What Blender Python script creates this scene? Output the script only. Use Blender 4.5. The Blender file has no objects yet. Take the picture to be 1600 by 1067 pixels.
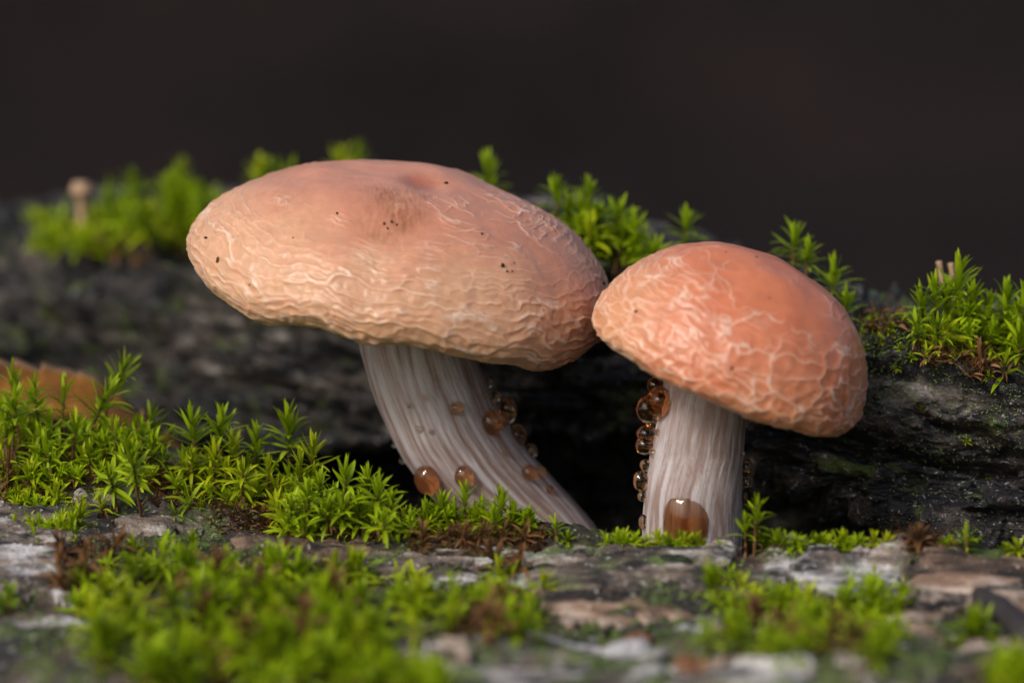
import bpy, math, random
import numpy as np
from mathutils import Vector, Matrix
from mathutils.bvhtree import BVHTree

# ------------------------------------------------------------------ camera, sky, sun, exposure
SC = bpy.context.scene
COL = SC.collection
MM = 0.001                      # everything below is laid out in millimetres
PITCH = math.radians(8.0)
DIST = 444.4                    # camera to the plane of the stems
LENS = 100.0
cam_d = bpy.data.cameras.new('camera')
cam = bpy.data.objects.new('camera', cam_d)
COL.objects.link(cam)
SC.camera = cam
FWD = np.array([0.0, math.cos(PITCH), -math.sin(PITCH)])
UPV = np.array([0.0, math.sin(PITCH), math.cos(PITCH)])
CAMP = -DIST * FWD
cam.location = Vector(CAMP * MM)
cam.rotation_euler = (math.radians(90) - PITCH, 0, 0)
cam_d.lens = LENS
cam_d.sensor_width = 36.0
cam_d.clip_start = 0.01
cam_d.clip_end = 500.0
cam_d.dof.use_dof = True
cam_d.dof.focus_distance = (DIST - 14.0) * MM
cam_d.dof.aperture_fstop = 9.0
cam_d.dof.aperture_blades = 9

world = bpy.data.worlds.new('World')
SC.world = world
world.use_nodes = True
wn = world.node_tree
for n in list(wn.nodes):
    wn.nodes.remove(n)
SUN_EL, SUN_AZ = math.radians(37), math.radians(-40)      # azimuth from -Y (behind the camera), negative = left
sky = wn.nodes.new('ShaderNodeTexSky')
sky.sky_type = 'NISHITA'
sky.sun_disc = False
sky.sun_elevation = SUN_EL
sky.sun_rotation = math.pi - SUN_AZ
sky.air_density = 1.0
sky.dust_density = 4.0
bg = wn.nodes.new('ShaderNodeBackground')
bg.inputs['Strength'].default_value = 0.10
wo = wn.nodes.new('ShaderNodeOutputWorld')
wn.links.new(sky.outputs[0], bg.inputs[0])
wn.links.new(bg.outputs[0], wo.inputs[0])

sd = bpy.data.lights.new('sun', 'SUN')
sd.energy = 1.5
sd.angle = math.radians(13)
sd.color = (1.0, 0.95, 0.88)
so = bpy.data.objects.new('sun', sd)
COL.objects.link(so)
sdir = Vector((math.sin(SUN_AZ) * math.cos(SUN_EL), -math.cos(SUN_AZ) * math.cos(SUN_EL), math.sin(SUN_EL)))
so.rotation_euler = sdir.to_track_quat('Z', 'Y').to_euler()
so.location = sdir * 2.0

vs = SC.view_settings
vs.view_transform = 'Standard'
vs.look = 'None'
vs.exposure = 0.30
vs.gamma = 1.0
vs.use_curve_mapping = False
SC.render.engine = 'CYCLES'
SC.cycles.use_denoising = True
SC.cycles.max_bounces = 10
SC.cycles.transparent_max_bounces = 12
SC.cycles.transmission_bounces = 10

rng = np.random.default_rng(7)
random.seed(7)

# ------------------------------------------------------------------ helpers: pixels, noise, meshes
def ray(px, py):
    xs = (px - 800.0) / 1600.0 * 36.0 / LENS
    ys = (533.5 - py) / 1600.0 * 36.0 / LENS
    d = FWD + np.array([xs, 0, 0]) + ys * UPV
    return d

def at(px, py, Y):
    """point (mm) where the line of sight of a photo pixel meets the upright plane y = Y"""
    d = ray(px, py)
    t = (Y - CAMP[1]) / d[1]
    return CAMP + d * t

def project(P):
    P = np.asarray(P, float) - CAMP
    dep = P @ FWD
    k = 1600.0 * LENS / 36.0 / dep
    return 800.0 + P[..., 0] * k, 533.5 - (P @ UPV) * k

def hash3(ix, iy, iz, seed):
    h = (ix.astype(np.int64) * 374761393 + iy.astype(np.int64) * 668265263 + iz.astype(np.int64) * 2147483647 + seed * 1274126177) & 0xFFFFFFFF
    h = ((h ^ (h >> 13)) * 1274126177) & 0xFFFFFFFF
    h = ((h ^ (h >> 16)) * 2246822519) & 0xFFFFFFFF
    return (h ^ (h >> 15)) & 0xFFFFFFFF

def vnoise(x, y, z, seed=0):
    x, y, z = np.broadcast_arrays(np.asarray(x, float), np.asarray(y, float), np.asarray(z, float))
    xi, yi, zi = np.floor(x), np.floor(y), np.floor(z)
    fx, fy, fz = x - xi, y - yi, z - zi
    ux, uy, uz = [f * f * f * (f * (f * 6 - 15) + 10) for f in (fx, fy, fz)]
    r = 0.0
    for a in (0, 1):
        for b in (0, 1):
            for c in (0, 1):
                h = hash3(xi + a, yi + b, zi + c, seed)
                g1 = (h & 1023) / 511.5 - 1
                g2 = ((h >> 10) & 1023) / 511.5 - 1
                g3 = ((h >> 20) & 1023) / 511.5 - 1
                w = (ux if a else 1 - ux) * (uy if b else 1 - uy) * (uz if c else 1 - uz)
                r = r + w * (g1 * (fx - a) + g2 * (fy - b) + g3 * (fz - c))
    return r * 1.3

def fbm(x, y, z, octv=4, seed=0, gain=0.5):
    s, a = 0.0, 1.0
    for o in range(octv):
        f = 2.03 ** o
        s = s + a * vnoise(x * f + 17.1 * o, y * f + 3.7 * o, z * f, seed + o)
        a *= gain
    return s

def worley(a, b, na, seed, jit=0.9):
    """distances to the two nearest feature points; a wraps every na cells"""
    ai, bi = np.floor(a), np.floor(b)
    f1 = np.full(a.shape, 9.0); f2 = np.full(a.shape, 9.0); idc = np.zeros(a.shape)
    for da in (-1, 0, 1):
        for db in (-1, 0, 1):
            ca, cb = ai + da, bi + db
            h = hash3(np.mod(ca, na), cb, np.zeros_like(ca), seed)
            pa = ca + 0.5 + jit * ((h & 65535) / 65535.0 - 0.5)
            pb = cb + 0.5 + jit * (((h >> 16) & 65535) / 65535.0 - 0.5)
            d = np.sqrt((pa - a) ** 2 + (pb - b) ** 2)
            c = d < f1
            f2 = np.where(c, f1, np.minimum(f2, d))
            idc = np.where(c, (h & 255) / 255.0, idc)
            f1 = np.where(c, d, f1)
    return f1, f2, idc

def sstep(e0, e1, x):
    t = np.clip((x - e0) / (e1 - e0), 0, 1)
    return t * t * (3 - 2 * t)

def lerp(a, b, t):
    return a + (b - a) * t

def grid_faces(nu, nv, wrap_u=False):
    iu = np.arange(nu if wrap_u else nu - 1)
    iv = np.arange(nv - 1)
    U, V = np.meshgrid(iu, iv, indexing='ij')
    U2 = (U + 1) % nu
    return np.stack([U * nv + V, U2 * nv + V, U2 * nv + V + 1, U * nv + V + 1], -1).reshape(-1, 4)

def make_mesh(name, V, F, mats=(), smooth=True, colors=None, midx=None):
    me = bpy.data.meshes.new(name)
    V = np.asarray(V, np.float32) * MM
    if isinstance(F, np.ndarray) and F.ndim == 2:
        n, k = F.shape
        me.vertices.add(len(V)); me.vertices.foreach_set('co', V.ravel())
        me.loops.add(n * k); me.loops.foreach_set('vertex_index', F.astype(np.int32).ravel())
        me.polygons.add(n)
        me.polygons.foreach_set('loop_start', np.arange(0, n * k, k, dtype=np.int32))
        me.update(calc_edges=True)
    else:
        me.from_pydata([tuple(v) for v in V], [], [tuple(f) for f in F])
    for m in mats:
        me.materials.append(m)
    if midx is not None:
        me.polygons.foreach_set('material_index', np.asarray(midx, np.int32))
    if colors is not None:
        ca = me.color_attributes.new('tint', 'FLOAT_COLOR', 'POINT')
        c = np.ones((len(V), 4), np.float32); c[:, :colors.shape[1]] = colors
        ca.data.foreach_set('color', c.ravel())
    if smooth:
        me.polygons.foreach_set('use_smooth', np.ones(len(me.polygons), bool))
    me.validate()
    me.update()
    return me

def link(name, me, parent=None):
    o = bpy.data.objects.new(name, me)
    COL.objects.link(o)
    if parent is not None:
        o.parent = parent
    return o

def tag(o, label=None, cat=None, group=None, kind=None):
    if label: o['label'] = label
    if cat: o['category'] = cat
    if group: o['group'] = group
    if kind: o['kind'] = kind
    return o

def empty(name, loc=(0, 0, 0)):
    o = bpy.data.objects.new(name, None)
    o.empty_display_size = 0.005
    o.location = Vector(loc) * MM
    COL.objects.link(o)
    return o

def bvh_of(me, mat=None):
    vs_ = [v.co * 1000.0 if mat is None else (mat @ v.co) * 1000.0 for v in me.vertices]
    return BVHTree.FromPolygons(vs_, [tuple(p.vertices) for p in me.polygons])

def cast(trees, px, py):
    d = Vector(ray(px, py)).normalized()
    best = None
    for t in trees:
        h = t.ray_cast(Vector(CAMP), d, 3000)
        if h[0] is not None and (best is None or h[3] < best[2]):
            n = h[1]
            if n.dot(d) > 0: n = -n
            best = (h[0], n, h[3])
    return best

# ------------------------------------------------------------------ materials
def new_mat(name):
    m = bpy.data.materials.new(name)
    m.use_nodes = True
    nt = m.node_tree
    p = nt.nodes['Principled BSDF']
    return m, nt, p

def N(nt, typ, **kw):
    n = nt.nodes.new(typ)
    for k, v in kw.items():
        if k.startswith('i_'):
            n.inputs[k[2:].replace('_', ' ')].default_value = v
        else:
            setattr(n, k, v)
    return n

def noise_node(nt, scale, detail=4.0, rough=0.55, vec=None, dist=0.0):
    n = N(nt, 'ShaderNodeTexNoise')
    n.inputs['Scale'].default_value = scale
    n.inputs['Detail'].default_value = detail
    n.inputs['Roughness'].default_value = rough
    n.inputs['Distortion'].default_value = dist
    if vec is not None:
        nt.links.new(vec, n.inputs['Vector'])
    return n

def ramp(nt, fac, stops):
    r = N(nt, 'ShaderNodeValToRGB')
    els = r.color_ramp.elements
    while len(els) < len(stops):
        els.new(0.5)
    for e, (p, c) in zip(els, stops):
        e.position = p
        e.color = (*c, 1) if len(c) == 3 else c
    nt.links.new(fac, r.inputs['Fac'])
    return r

def mixc(nt, fac, a, b, blend='MIX'):
    m = N(nt, 'ShaderNodeMix', data_type='RGBA', blend_type=blend)
    for sock, v in ((m.inputs[0], fac), (m.inputs[6], a), (m.inputs[7], b)):
        if hasattr(v, 'is_output') or isinstance(v, bpy.types.NodeSocket):
            nt.links.new(v, sock)
        elif isinstance(v, (int, float)):
            sock.default_value = v
        else:
            sock.default_value = (*v, 1)
    return m.outputs[2]

def bump(nt, height, strength, dist, normal=None):
    b = N(nt, 'ShaderNodeBump')
    b.inputs['Strength'].default_value = strength
    b.inputs['Distance'].default_value = dist
    nt.links.new(height, b.inputs['Height'])
    if normal is not None:
        nt.links.new(normal, b.inputs['Normal'])
    return b.outputs['Normal']

def mapping(nt, scale=(1, 1, 1), rot=(0, 0, 0)):
    tc = N(nt, 'ShaderNodeTexCoord')
    mp = N(nt, 'ShaderNodeMapping')
    mp.inputs['Scale'].default_value = scale
    mp.inputs['Rotation'].default_value = rot
    nt.links.new(tc.outputs['Object'], mp.inputs['Vector'])
    return mp.outputs[0]

def mat_bark(name, dark, grey, tan, green, p_pale, p_green, rough=0.75, rot=0.0, coarse=1.0):
    m, nt, p = new_mat(name)
    v = mapping(nt)
    vs_ = mapping(nt, (0.45, 1.0, 1.6), (0, 0, rot))
    n1 = noise_node(nt, 70 * coarse, 6, 0.62, vs_, 0.4)
    n2 = noise_node(nt, 230, 5, 0.65, vs_, 0.3)
    n3 = noise_node(nt, 45, 5, 0.6, v)
    n4 = noise_node(nt, 900, 4, 0.7, v)
    n5 = noise_node(nt, 130, 5, 0.7, v)
    c = ramp(nt, n1.outputs[0], [(p_pale - 0.10, dark), (p_pale, tuple(0.45 * g for g in tan)), (p_pale + 0.07, tan), (p_pale + 0.14, grey)]).outputs[0]
    c = mixc(nt, ramp(nt, n2.outputs[0], [(0.40, (1, 1, 1)), (0.56, (0, 0, 0))]).outputs[0], c, dark)
    fg = ramp(nt, n5.outputs[0], [(p_green, (0, 0, 0)), (p_green + 0.12, (0.85, 0.85, 0.85))]).outputs[0]
    c = mixc(nt, fg, c, green)
    sp = ramp(nt, n4.outputs[0], [(0.60, (0, 0, 0)), (0.70, (1, 1, 1))]).outputs[0]
    c = mixc(nt, mixc(nt, 0.7, (0, 0, 0), sp), c, tuple(min(1, 1.5 * g) for g in grey))
    nt.links.new(c, p.inputs['Base Color'])
    rr = ramp(nt, n3.outputs[0], [(0.3, (rough - 0.3,) * 3), (0.7, (rough + 0.1,) * 3)])
    nt.links.new(rr.outputs[0], p.inputs['Roughness'])
    nb = bump(nt, n4.outputs[0], 0.8, 0.0008)
    nb = bump(nt, n2.outputs[0], 0.8, 0.0018, nb)
    nt.links.new(nb, p.inputs['Normal'])
    return m

M_FRONT = mat_bark('weathered_front_bark', (0.014, 0.013, 0.014), (0.44, 0.43, 0.44), (0.11, 0.075, 0.055), (0.08, 0.12, 0.02), 0.51, 0.50, 0.75)
M_REAR = mat_bark('wet_dark_bark', (0.013, 0.0135, 0.0165), (0.36, 0.34, 0.33), (0.11, 0.09, 0.078), (0.085, 0.12, 0.022), 0.53, 0.56, 0.62, rot=0.5)
M_REAR.node_tree.nodes['Principled BSDF'].inputs['Specular IOR Level'].default_value = 0.3
M_PLATE = mat_bark('pale_bark', (0.012, 0.012, 0.014), (0.58, 0.565, 0.57), (0.25, 0.195, 0.155), (0.12, 0.17, 0.045), 0.435, 0.535, 0.8)
M_PLATE2 = mat_bark('tan_bark', (0.014, 0.012, 0.011), (0.58, 0.46, 0.38), (0.30, 0.19, 0.13), (0.11, 0.16, 0.04), 0.42, 0.59, 0.8)

def mat_floor():
    m, nt, p = new_mat('forest_soil')
    v = mapping(nt)
    n1 = noise_node(nt, 3.0, 5, 0.6, v)
    n2 = noise_node(nt, 30, 5, 0.6, v)
    c = ramp(nt, n1.outputs[0], [(0.3, (0.0050, 0.0033, 0.0031)), (0.7, (0.0130, 0.0080, 0.0068))]).outputs[0]
    c = mixc(nt, ramp(nt, n2.outputs[0], [(0.5, (0, 0, 0)), (0.75, (0.6, 0.6, 0.6))]).outputs[0], c, (0.019, 0.0115, 0.0085))
    nt.links.new(c, p.inputs['Base Color'])
    p.inputs['Roughness'].default_value = 0.95
    p.inputs['Specular IOR Level'].default_value = 0.15
    nt.links.new(bump(nt, n2.outputs[0], 0.6, 0.02), p.inputs['Normal'])
    return m

def mat_tint(name, rough, sss=0.0, radius=(1, 0.45, 0.25), scale=0.002, spec=0.5, bump_scale=900, bump_d=0.0002, bump_s=0.3, fine=0.0):
    """colour comes from the mesh's own tint layer"""
    m, nt, p = new_mat(name)
    a = N(nt, 'ShaderNodeVertexColor', layer_name='tint')
    v = mapping(nt)
    n = noise_node(nt, bump_scale, 4, 0.6, v)
    c = a.outputs[0]
    if fine:
        n2 = noise_node(nt, 260, 5, 0.65, v, 0.5)
        c = mixc(nt, fine, c, ramp(nt, n2.outputs[0], [(0.3, (0.72, 0.62, 0.58)), (0.7, (1.0, 1.0, 1.0))]).outputs[0], 'MULTIPLY')
    nt.links.new(c, p.inputs['Base Color'])
    p.inputs['Roughness'].default_value = rough
    p.inputs['Specular IOR Level'].default_value = spec
    if sss:
        p.inputs['Subsurface Weight'].default_value = sss
        p.inputs['Subsurface Radius'].default_value = radius
        p.inputs['Subsurface Scale'].default_value = scale
    nt.links.new(bump(nt, n.outputs[0], bump_s, bump_d), p.inputs['Normal'])
    return m

M_CAP = mat_tint('peach_cap_skin', 0.38, 0.8, (1.0, 0.45, 0.25), 0.0013, 0.5, 1100, 0.0002, 0.30, 0.35)
_p = M_CAP.node_tree.nodes['Principled BSDF']
_p.inputs['Coat Weight'].default_value = 0.12
_p.inputs['Coat Roughness'].default_value = 0.3
M_STEM = mat_tint('fibrous_stem', 0.6, 0.25, (1.0, 0.7, 0.55), 0.0010, 0.35, 1500, 0.0002, 0.35, 0.25)
M_GILL = mat_tint('pink_gill', 0.6, 0.3, (1.0, 0.45, 0.25), 0.001, 0.3)

def mat_leaf(name, c_dark, c_lit, trans, rough=0.42):
    m, nt, p = new_mat(name)
    a = N(nt, 'ShaderNodeVertexColor', layer_name='tint')
    oi = N(nt, 'ShaderNodeObjectInfo')
    sep = N(nt, 'ShaderNodeSeparateColor')
    nt.links.new(a.outputs[0], sep.inputs[0])
    rnd = N(nt, 'ShaderNodeMath', operation='MULTIPLY_ADD')
    nt.links.new(oi.outputs['Random'], rnd.inputs[0]); rnd.inputs[1].default_value = 0.55
    add = N(nt, 'ShaderNodeMath', operation='MULTIPLY_ADD')
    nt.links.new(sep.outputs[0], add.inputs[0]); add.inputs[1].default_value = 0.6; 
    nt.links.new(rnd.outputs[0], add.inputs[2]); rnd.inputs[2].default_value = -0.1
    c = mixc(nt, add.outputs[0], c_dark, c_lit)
    nt.links.new(c, p.inputs['Base Color'])
    p.inputs['Roughness'].default_value = rough
    p.inputs['Specular IOR Level'].default_value = 0.22
    tr = N(nt, 'ShaderNodeBsdfTranslucent')
    nt.links.new(c, tr.inputs[0])
    mx = N(nt, 'ShaderNodeMixShader'); mx.inputs[0].default_value = trans
    out = nt.nodes['Material Output']
    nt.links.new(p.outputs[0], mx.inputs[1]); nt.links.new(tr.outputs[0], mx.inputs[2])
    nt.links.new(mx.outputs[0], out.inputs['Surface'])
    return m

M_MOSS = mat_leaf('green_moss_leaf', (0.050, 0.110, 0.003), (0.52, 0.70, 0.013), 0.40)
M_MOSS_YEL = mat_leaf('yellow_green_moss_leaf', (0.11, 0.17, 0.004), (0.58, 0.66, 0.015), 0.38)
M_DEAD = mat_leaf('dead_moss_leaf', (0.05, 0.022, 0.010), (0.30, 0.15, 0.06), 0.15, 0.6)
M_LICHEN = mat_leaf('lichen_crumb', (0.05, 0.085, 0.015), (0.22, 0.30, 0.10), 0.0, 0.8)

def mat_plain(name, col, rough, spec=0.4, vary=0.35, scale=300):
    m, nt, p = new_mat(name)
    v = mapping(nt)
    n = noise_node(nt, scale, 5, 0.6, v)
    c = ramp(nt, n.outputs[0], [(0.3, tuple(x * (1 - vary) for x in col)), (0.7, tuple(min(1, x * (1 + vary)) for x in col))]).outputs[0]
    nt.links.new(c, p.inputs['Base Color'])
    p.inputs['Roughness'].default_value = rough
    p.inputs['Specular IOR Level'].default_value = spec
    nt.links.new(bump(nt, n.outputs[0], 0.4, 0.0004), p.inputs['Normal'])
    return m

M_SPECK = mat_plain('dark_dirt', (0.022, 0.012, 0.008), 0.7)
M_SOIL_RED = mat_plain('brown_crust', (0.16, 0.07, 0.03), 0.8)
M_TWIG = mat_plain('dark_twig_bark', (0.035, 0.03, 0.032), 0.7)
M_SEED = mat_plain('yellow_capsule', (0.48, 0.30, 0.05), 0.4)
M_TAN = mat_plain('tan_stalk', (0.40, 0.26, 0.16), 0.6)
M_DARKPAD = mat_plain('dark_green_pad', (0.018, 0.026, 0.012), 0.8)
M_DEADLEAF = mat_plain('brown_dead_leaf', (0.165, 0.066, 0.007), 0.5, 0.3, 0.75, 90)
M_LEAFEDGE = mat_plain('pale_leaf_edge', (0.22, 0.12, 0.055), 0.6)

def mat_drop(name, col, dens, ab=(0.93, 0.45, 0.06)):
    m, nt, p = new_mat(name)
    p.inputs['Base Color'].default_value = (*col, 1)
    p.inputs['Roughness'].default_value = 0.02
    p.inputs['IOR'].default_value = 1.45
    p.inputs['Transmission Weight'].default_value = 1.0
    out = nt.nodes['Material Output']
    va = N(nt, 'ShaderNodeVolumeAbsorption')
    va.inputs['Color'].default_value = (*ab, 1)
    va.inputs['Density'].default_value = dens
    nt.links.new(va.outputs[0], out.inputs['Volume'])
    return m
M_DROP = mat_drop('amber_droplet', (1.0, 0.88, 0.66), 260.0, (0.97, 0.50, 0.05))
M_DROP_PALE = mat_drop('pale_droplet', (1.0, 0.95, 0.85), 120.0)
M_DROP_DEEP = mat_drop('deep_amber_droplet', (0.95, 0.70, 0.45), 560.0, (0.80, 0.46, 0.12))

# ------------------------------------------------------------------ ground: forest floor rising to a bank behind
nx, ny = 160, 160
xs = np.sign(np.linspace(-1, 1, nx)) * np.abs(np.linspace(-1, 1, nx)) ** 3 * 60000
ys = np.concatenate([np.linspace(-20000, -1000, 20), np.linspace(-900, 4000, 80), 4000 + np.linspace(0.02, 1, 60) ** 2.2 * 70000])
X, Y = np.meshgrid(xs, ys, indexing='ij')
Z = -190 + 0.30 * np.maximum(Y - 900, 0) * sstep(900, 3200, Y) + 60 * fbm(X / 900, Y / 900, 0, 4, 3) + 12 * fbm(X / 120, Y / 120, 0, 3, 5) * (np.abs(X) < 6000)
Z = np.where(np.hypot(X, Y) < 500, np.minimum(Z, -178), Z)
floor_o = link('forest_floor', make_mesh('forest_floor', np.stack([X, Y, Z], -1).reshape(-1, 3), grid_faces(nx, len(ys)), [mat_floor()]))
tag(floor_o, 'dark bare forest soil rising behind the log', None, None, 'structure')

# ------------------------------------------------------------------ front log: pale weathered log surface (height field through measured points)
ctrl = []
def cp(px, py, Yv):
    if Yv < -31: Yv = -31 + (Yv + 31) * 1.5
    ctrl.append(at(px, py, Yv))
crest = [(-150, 640, 30), (0, 652, 25), (130, 680, 16), (250, 708, 9), (400, 752, 1), (500, 775, -5), (620, 800, -9), (800, 828, -17), (930, 838, -22), (1080, 850, -30), (1250, 850, -31), (1450, 842, -31), (1600, 858, -31), (1750, 860, -31)]
for (px, py, Yv) in crest:
    cp(px, py, Yv)
    c0 = ctrl[-1]
    ctrl.append(c0 + np.array([0, 9, -9])); ctrl.append(c0 + np.array([0, 24, -22])); ctrl.append(c0 + np.array([0, 60, -28])); ctrl.append(c0 + np.array([0, 110, -60]))
for row in [(-150, 780, -12), (0, 775, -12), (0, 850, -28), (0, 950, -46), (0, 1067, -64), (250, 800, -15), (250, 870, -34), (250, 960, -50), (250, 1067, -66),
            (450, 812, -18), (450, 860, -32), (450, 960, -50), (450, 1067, -68), (620, 838, -24), (650, 885, -36), (650, 970, -52), (650, 1067, -70),
            (900, 875, -33), (900, 950, -44), (900, 985, -49), (900, 1067, -70), (1080, 880, -37), (1080, 950, -46), (1250, 872, -37), (1250, 948, -43), (1250, 990, -50), (1250, 1067, -72),
            (1450, 870, -36), (1450, 955, -43), (1450, 1000, -52), (1600, 885, -36), (1600, 960, -44), (1600, 1067, -74), (1750, 960, -46), (1750, 1067, -74), (-150, 1067, -64), (-150, 900, -36)]:
    cp(*row)
for xx in np.linspace(-260, 260, 9):
    ctrl.append(np.array([xx, -118, -52.0])); ctrl.append(np.array([xx, -142, -78.0])); ctrl.append(np.array([xx, -160, -125.0])); ctrl.append(np.array([xx, -172, -200.0]))
for yv, zv in ((25, -15), (-15, -22), (-45, -32), (50, -45), (90, -80)):
    for sx in (-1, 1):
        for ax in (180, 260):
            ctrl.append(np.array([sx * ax, yv, zv - (6 if sx > 0 else 0)], float))
ctrl = np.array(ctrl)
def tps(P, Q):
    r2 = ((P[:, None, :] - Q[None, :, :]) ** 2).sum(-1)
    return np.where(r2 > 0, 0.5 * r2 * np.log(np.maximum(r2, 1e-9)), 0)
C2 = ctrl[:, :2] / 50.0
A = tps(C2, C2) + 0.02 * np.eye(len(C2))
Pm = np.c_[np.ones(len(C2)), C2]
Kmat = np.block([[A, Pm], [Pm.T, np.zeros((3, 3))]])
wts = np.linalg.solve(Kmat, np.r_[ctrl[:, 2], 0, 0, 0])
def front_base(x, y):
    q = np.c_[np.ravel(x), np.ravel(y)] / 50.0
    return (tps(q, C2) @ wts[:-3] + np.c_[np.ones(len(q)), q] @ wts[-3:]).reshape(np.shape(x))

nx, ny = 560, 330
xs = np.concatenate([np.linspace(-260, -100, 60)[:-1], np.linspace(-100, 100, nx - 118), np.linspace(100, 260, 60)[1:]])
ys = np.concatenate([np.linspace(-172, -105, 40)[:-1], np.linspace(-105, 40, ny - 68), np.linspace(40, 110, 30)[1:]])
X, Y = np.meshgrid(xs, ys, indexing='ij')
Z = front_base(X, Y)
fade = sstep(-170, -140, Y)
sx_, sy_ = X / 26, Y / 7
strata = fbm(sx_ + 3, sy_, 0.3, 4, 21)
terr = np.tanh(4.0 * (strata)) * 1.5                                   # stepped flakes of wood
cr = np.abs(vnoise(X / 30 + 0.4 * vnoise(X / 9, Y / 9, 2, 4), Y / 6.5, 7.7, 31))
crack = -2.6 * np.exp(-(cr / 0.05) ** 2) * sstep(-0.25, 0.1, vnoise(X / 22, Y / 14, 3, 8))
detail = 0.9 * fbm(X / 6, Y / 3.5, 1.1, 4, 40) + 0.35 * fbm(X / 1.6, Y / 1.2, 5.1, 3, 50)
lump = 1.6 * fbm(X / 16, Y / 14, 9.0, 3, 60)
Z = Z + fade * (terr + crack + detail + lump)
Yw = Y + fade * (0.8 * fbm(X / 5, Z / 4, 2.2, 3, 71))
V = np.stack([X, Yw, Z], -1).reshape(-1, 3)
front_log = empty('weathered_log', (0, -60, -190))
tag(front_log, 'weathered grey log of flaking pale bark in front of the mushrooms', 'log')
def child(name, me, parent):
    o = link(name, me, parent)
    o.matrix_parent_inverse = Matrix.Translation(parent.location).inverted()
    return o
front_me = make_mesh('log_surface', V, grid_faces(len(xs), len(ys)), [M_FRONT])
child('log_surface', front_me, front_log)
T_FRONT = bvh_of(front_me)

# ------------------------------------------------------------------ rear log: dark wet bark, lofted along its slanting axis
def interp(px, pts):
    return np.interp(px, [p[0] for p in pts], [p[1] for p in pts])
def smooth_interp(px, pts):
    acc = 0
    for d in (-60, -30, 0, 30, 60):
        acc = acc + interp(px + d, pts)
    return acc / 5
PT = [(-600, 300), (-100, 330), (0, 336), (180, 350), (400, 335), (600, 335), (800, 350), (960, 405), (1100, 430), (1250, 462), (1330, 480), (1430, 508), (1500, 512), (1600, 505), (1700, 495), (2100, 480)]
YT = [(-600, 200), (-100, 140), (0, 130), (240, 110), (600, 75), (900, 42), (1240, 20), (1430, 8), (1600, 0), (2100, -25)]
PB = [(-600, 650), (0, 660), (300, 680), (550, 690), (700, 690), (1000, 690), (1130, 700), (1200, 718), (1330, 775), (1450, 800), (1600, 845), (1700, 860), (2100, 880)]
YB = [(-600, 130), (-100, 92), (0, 84), (300, 62), (550, 44), (700, 36), (1000, 24), (1200, 3), (1330, -8), (1450, -14), (1600, -18), (2100, -40)]
ns, nt_ = 620, 330
spx = np.concatenate([np.linspace(-600, -60, 50)[:-1], np.linspace(-60, 1660, ns - 98), np.linspace(1660, 2100, 50)[1:]])
ns = len(spx)
vt = np.linspace(0, 1, nt_)
P = np.zeros((ns, nt_, 3))
for i, px in enumerate(spx):
    yt, yb = smooth_interp(px, YT), smooth_interp(px, YB)
    Tt = at(px, smooth_interp(px, PT), yt)
    Bt = at(px, smooth_interp(px, PB), yb)
    mid = lerp(Tt, Bt, 0.5) + np.array([0, -5.0, 2.0])
    q1 = lerp(Tt, Bt, 0.12) + np.array([0, -3.5, 1.5])
    q3 = lerp(Tt, Bt, 0.85) + np.array([0, -2.5, 0.0])
    key = [Tt + [0, 95, -150], Tt + [0, 80, -60], Tt + [0, 50, -12], Tt + [0, 18, 0.5], Tt, q1, mid, q3, Bt, Bt + [0, 8, -1.5], Bt + [0, 26, 1], Bt + [0, 34, -14], Bt + [0, 36, -45]]
    kt = np.array([0, .06, .12, .18, .24, .32, .52, .74, .82, .85, .90, .95, 1.0])
    K = np.array(key)
    for c in range(3):
        P[i, :, c] = np.interp(vt, kt, K[:, c])
ker = np.ones(9) / 9
for c in range(3):
    Q = np.pad(P[:, :, c], ((0, 0), (4, 4)), mode='edge')
    P[:, :, c] = sum(Q[:, k:k + nt_] for k in range(9)) / 9
du = np.gradient(P, axis=0); dv = np.gradient(P, axis=1)
Nn = np.cross(dv, du); Nn /= np.linalg.norm(Nn, axis=-1, keepdims=True) + 1e-9
if Nn[ns // 2, int(nt_ * .5), 1] > 0: Nn = -Nn
ca, sa = math.cos(math.radians(-33)), math.sin(math.radians(-33))
U = P[..., 0] * ca + P[..., 1] * sa
W = P[..., 2] + 0.35 * U * 0.2
st = fbm(U / 30, W / 5.0, P[..., 1] / 20, 5, 101, 0.55)
led = np.tanh(5.5 * st) * 2.8 + 3.4 * np.tanh(3.5 * fbm(U / 60, W / 9.0, P[..., 1] / 60, 3, 171, 0.5))
crk = np.abs(vnoise(U / 34 + 0.3 * vnoise(U / 8, W / 8, 1.5, 5), W / 7.5, 4.0, 111))
led -= 4.0 * np.exp(-(crk / 0.055) ** 2) * sstep(-0.3, 0.1, vnoise(U / 25, W / 14, 8.0, 112))
rid = 1 - np.abs(fbm(U / 9, W / 3.2, P[..., 1] / 9, 4, 121)) * 2
led += 1.5 * rid + 0.75 * fbm(U / 2.6, W / 1.5, P[..., 1] / 2.2, 4, 131, 0.65) + 0.9 * np.maximum(0, fbm(U / 4.5, W / 3.0, P[..., 1] / 4, 3, 133)) + 2.5 * fbm(U / 20, W / 18, P[..., 1] / 30, 2, 141)
ck = worley(U / 7.0 + 0.5 * fbm(U / 6, W / 5, 0.0, 2, 151), W / 3.6 + 0.6 * fbm(U / 7, W / 5, 3.0, 2, 152) + P[..., 1] / 30, 9999, 161)
led += 1.7 * (ck[2] - 0.5) * sstep(0.02, 0.14, ck[1] - ck[0]) - 0.9 * np.exp(-((ck[1] - ck[0]) / 0.10) ** 2)
P = P + Nn * (led * sstep(0.02, 0.14, vt)[None, :])[..., None]
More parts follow.
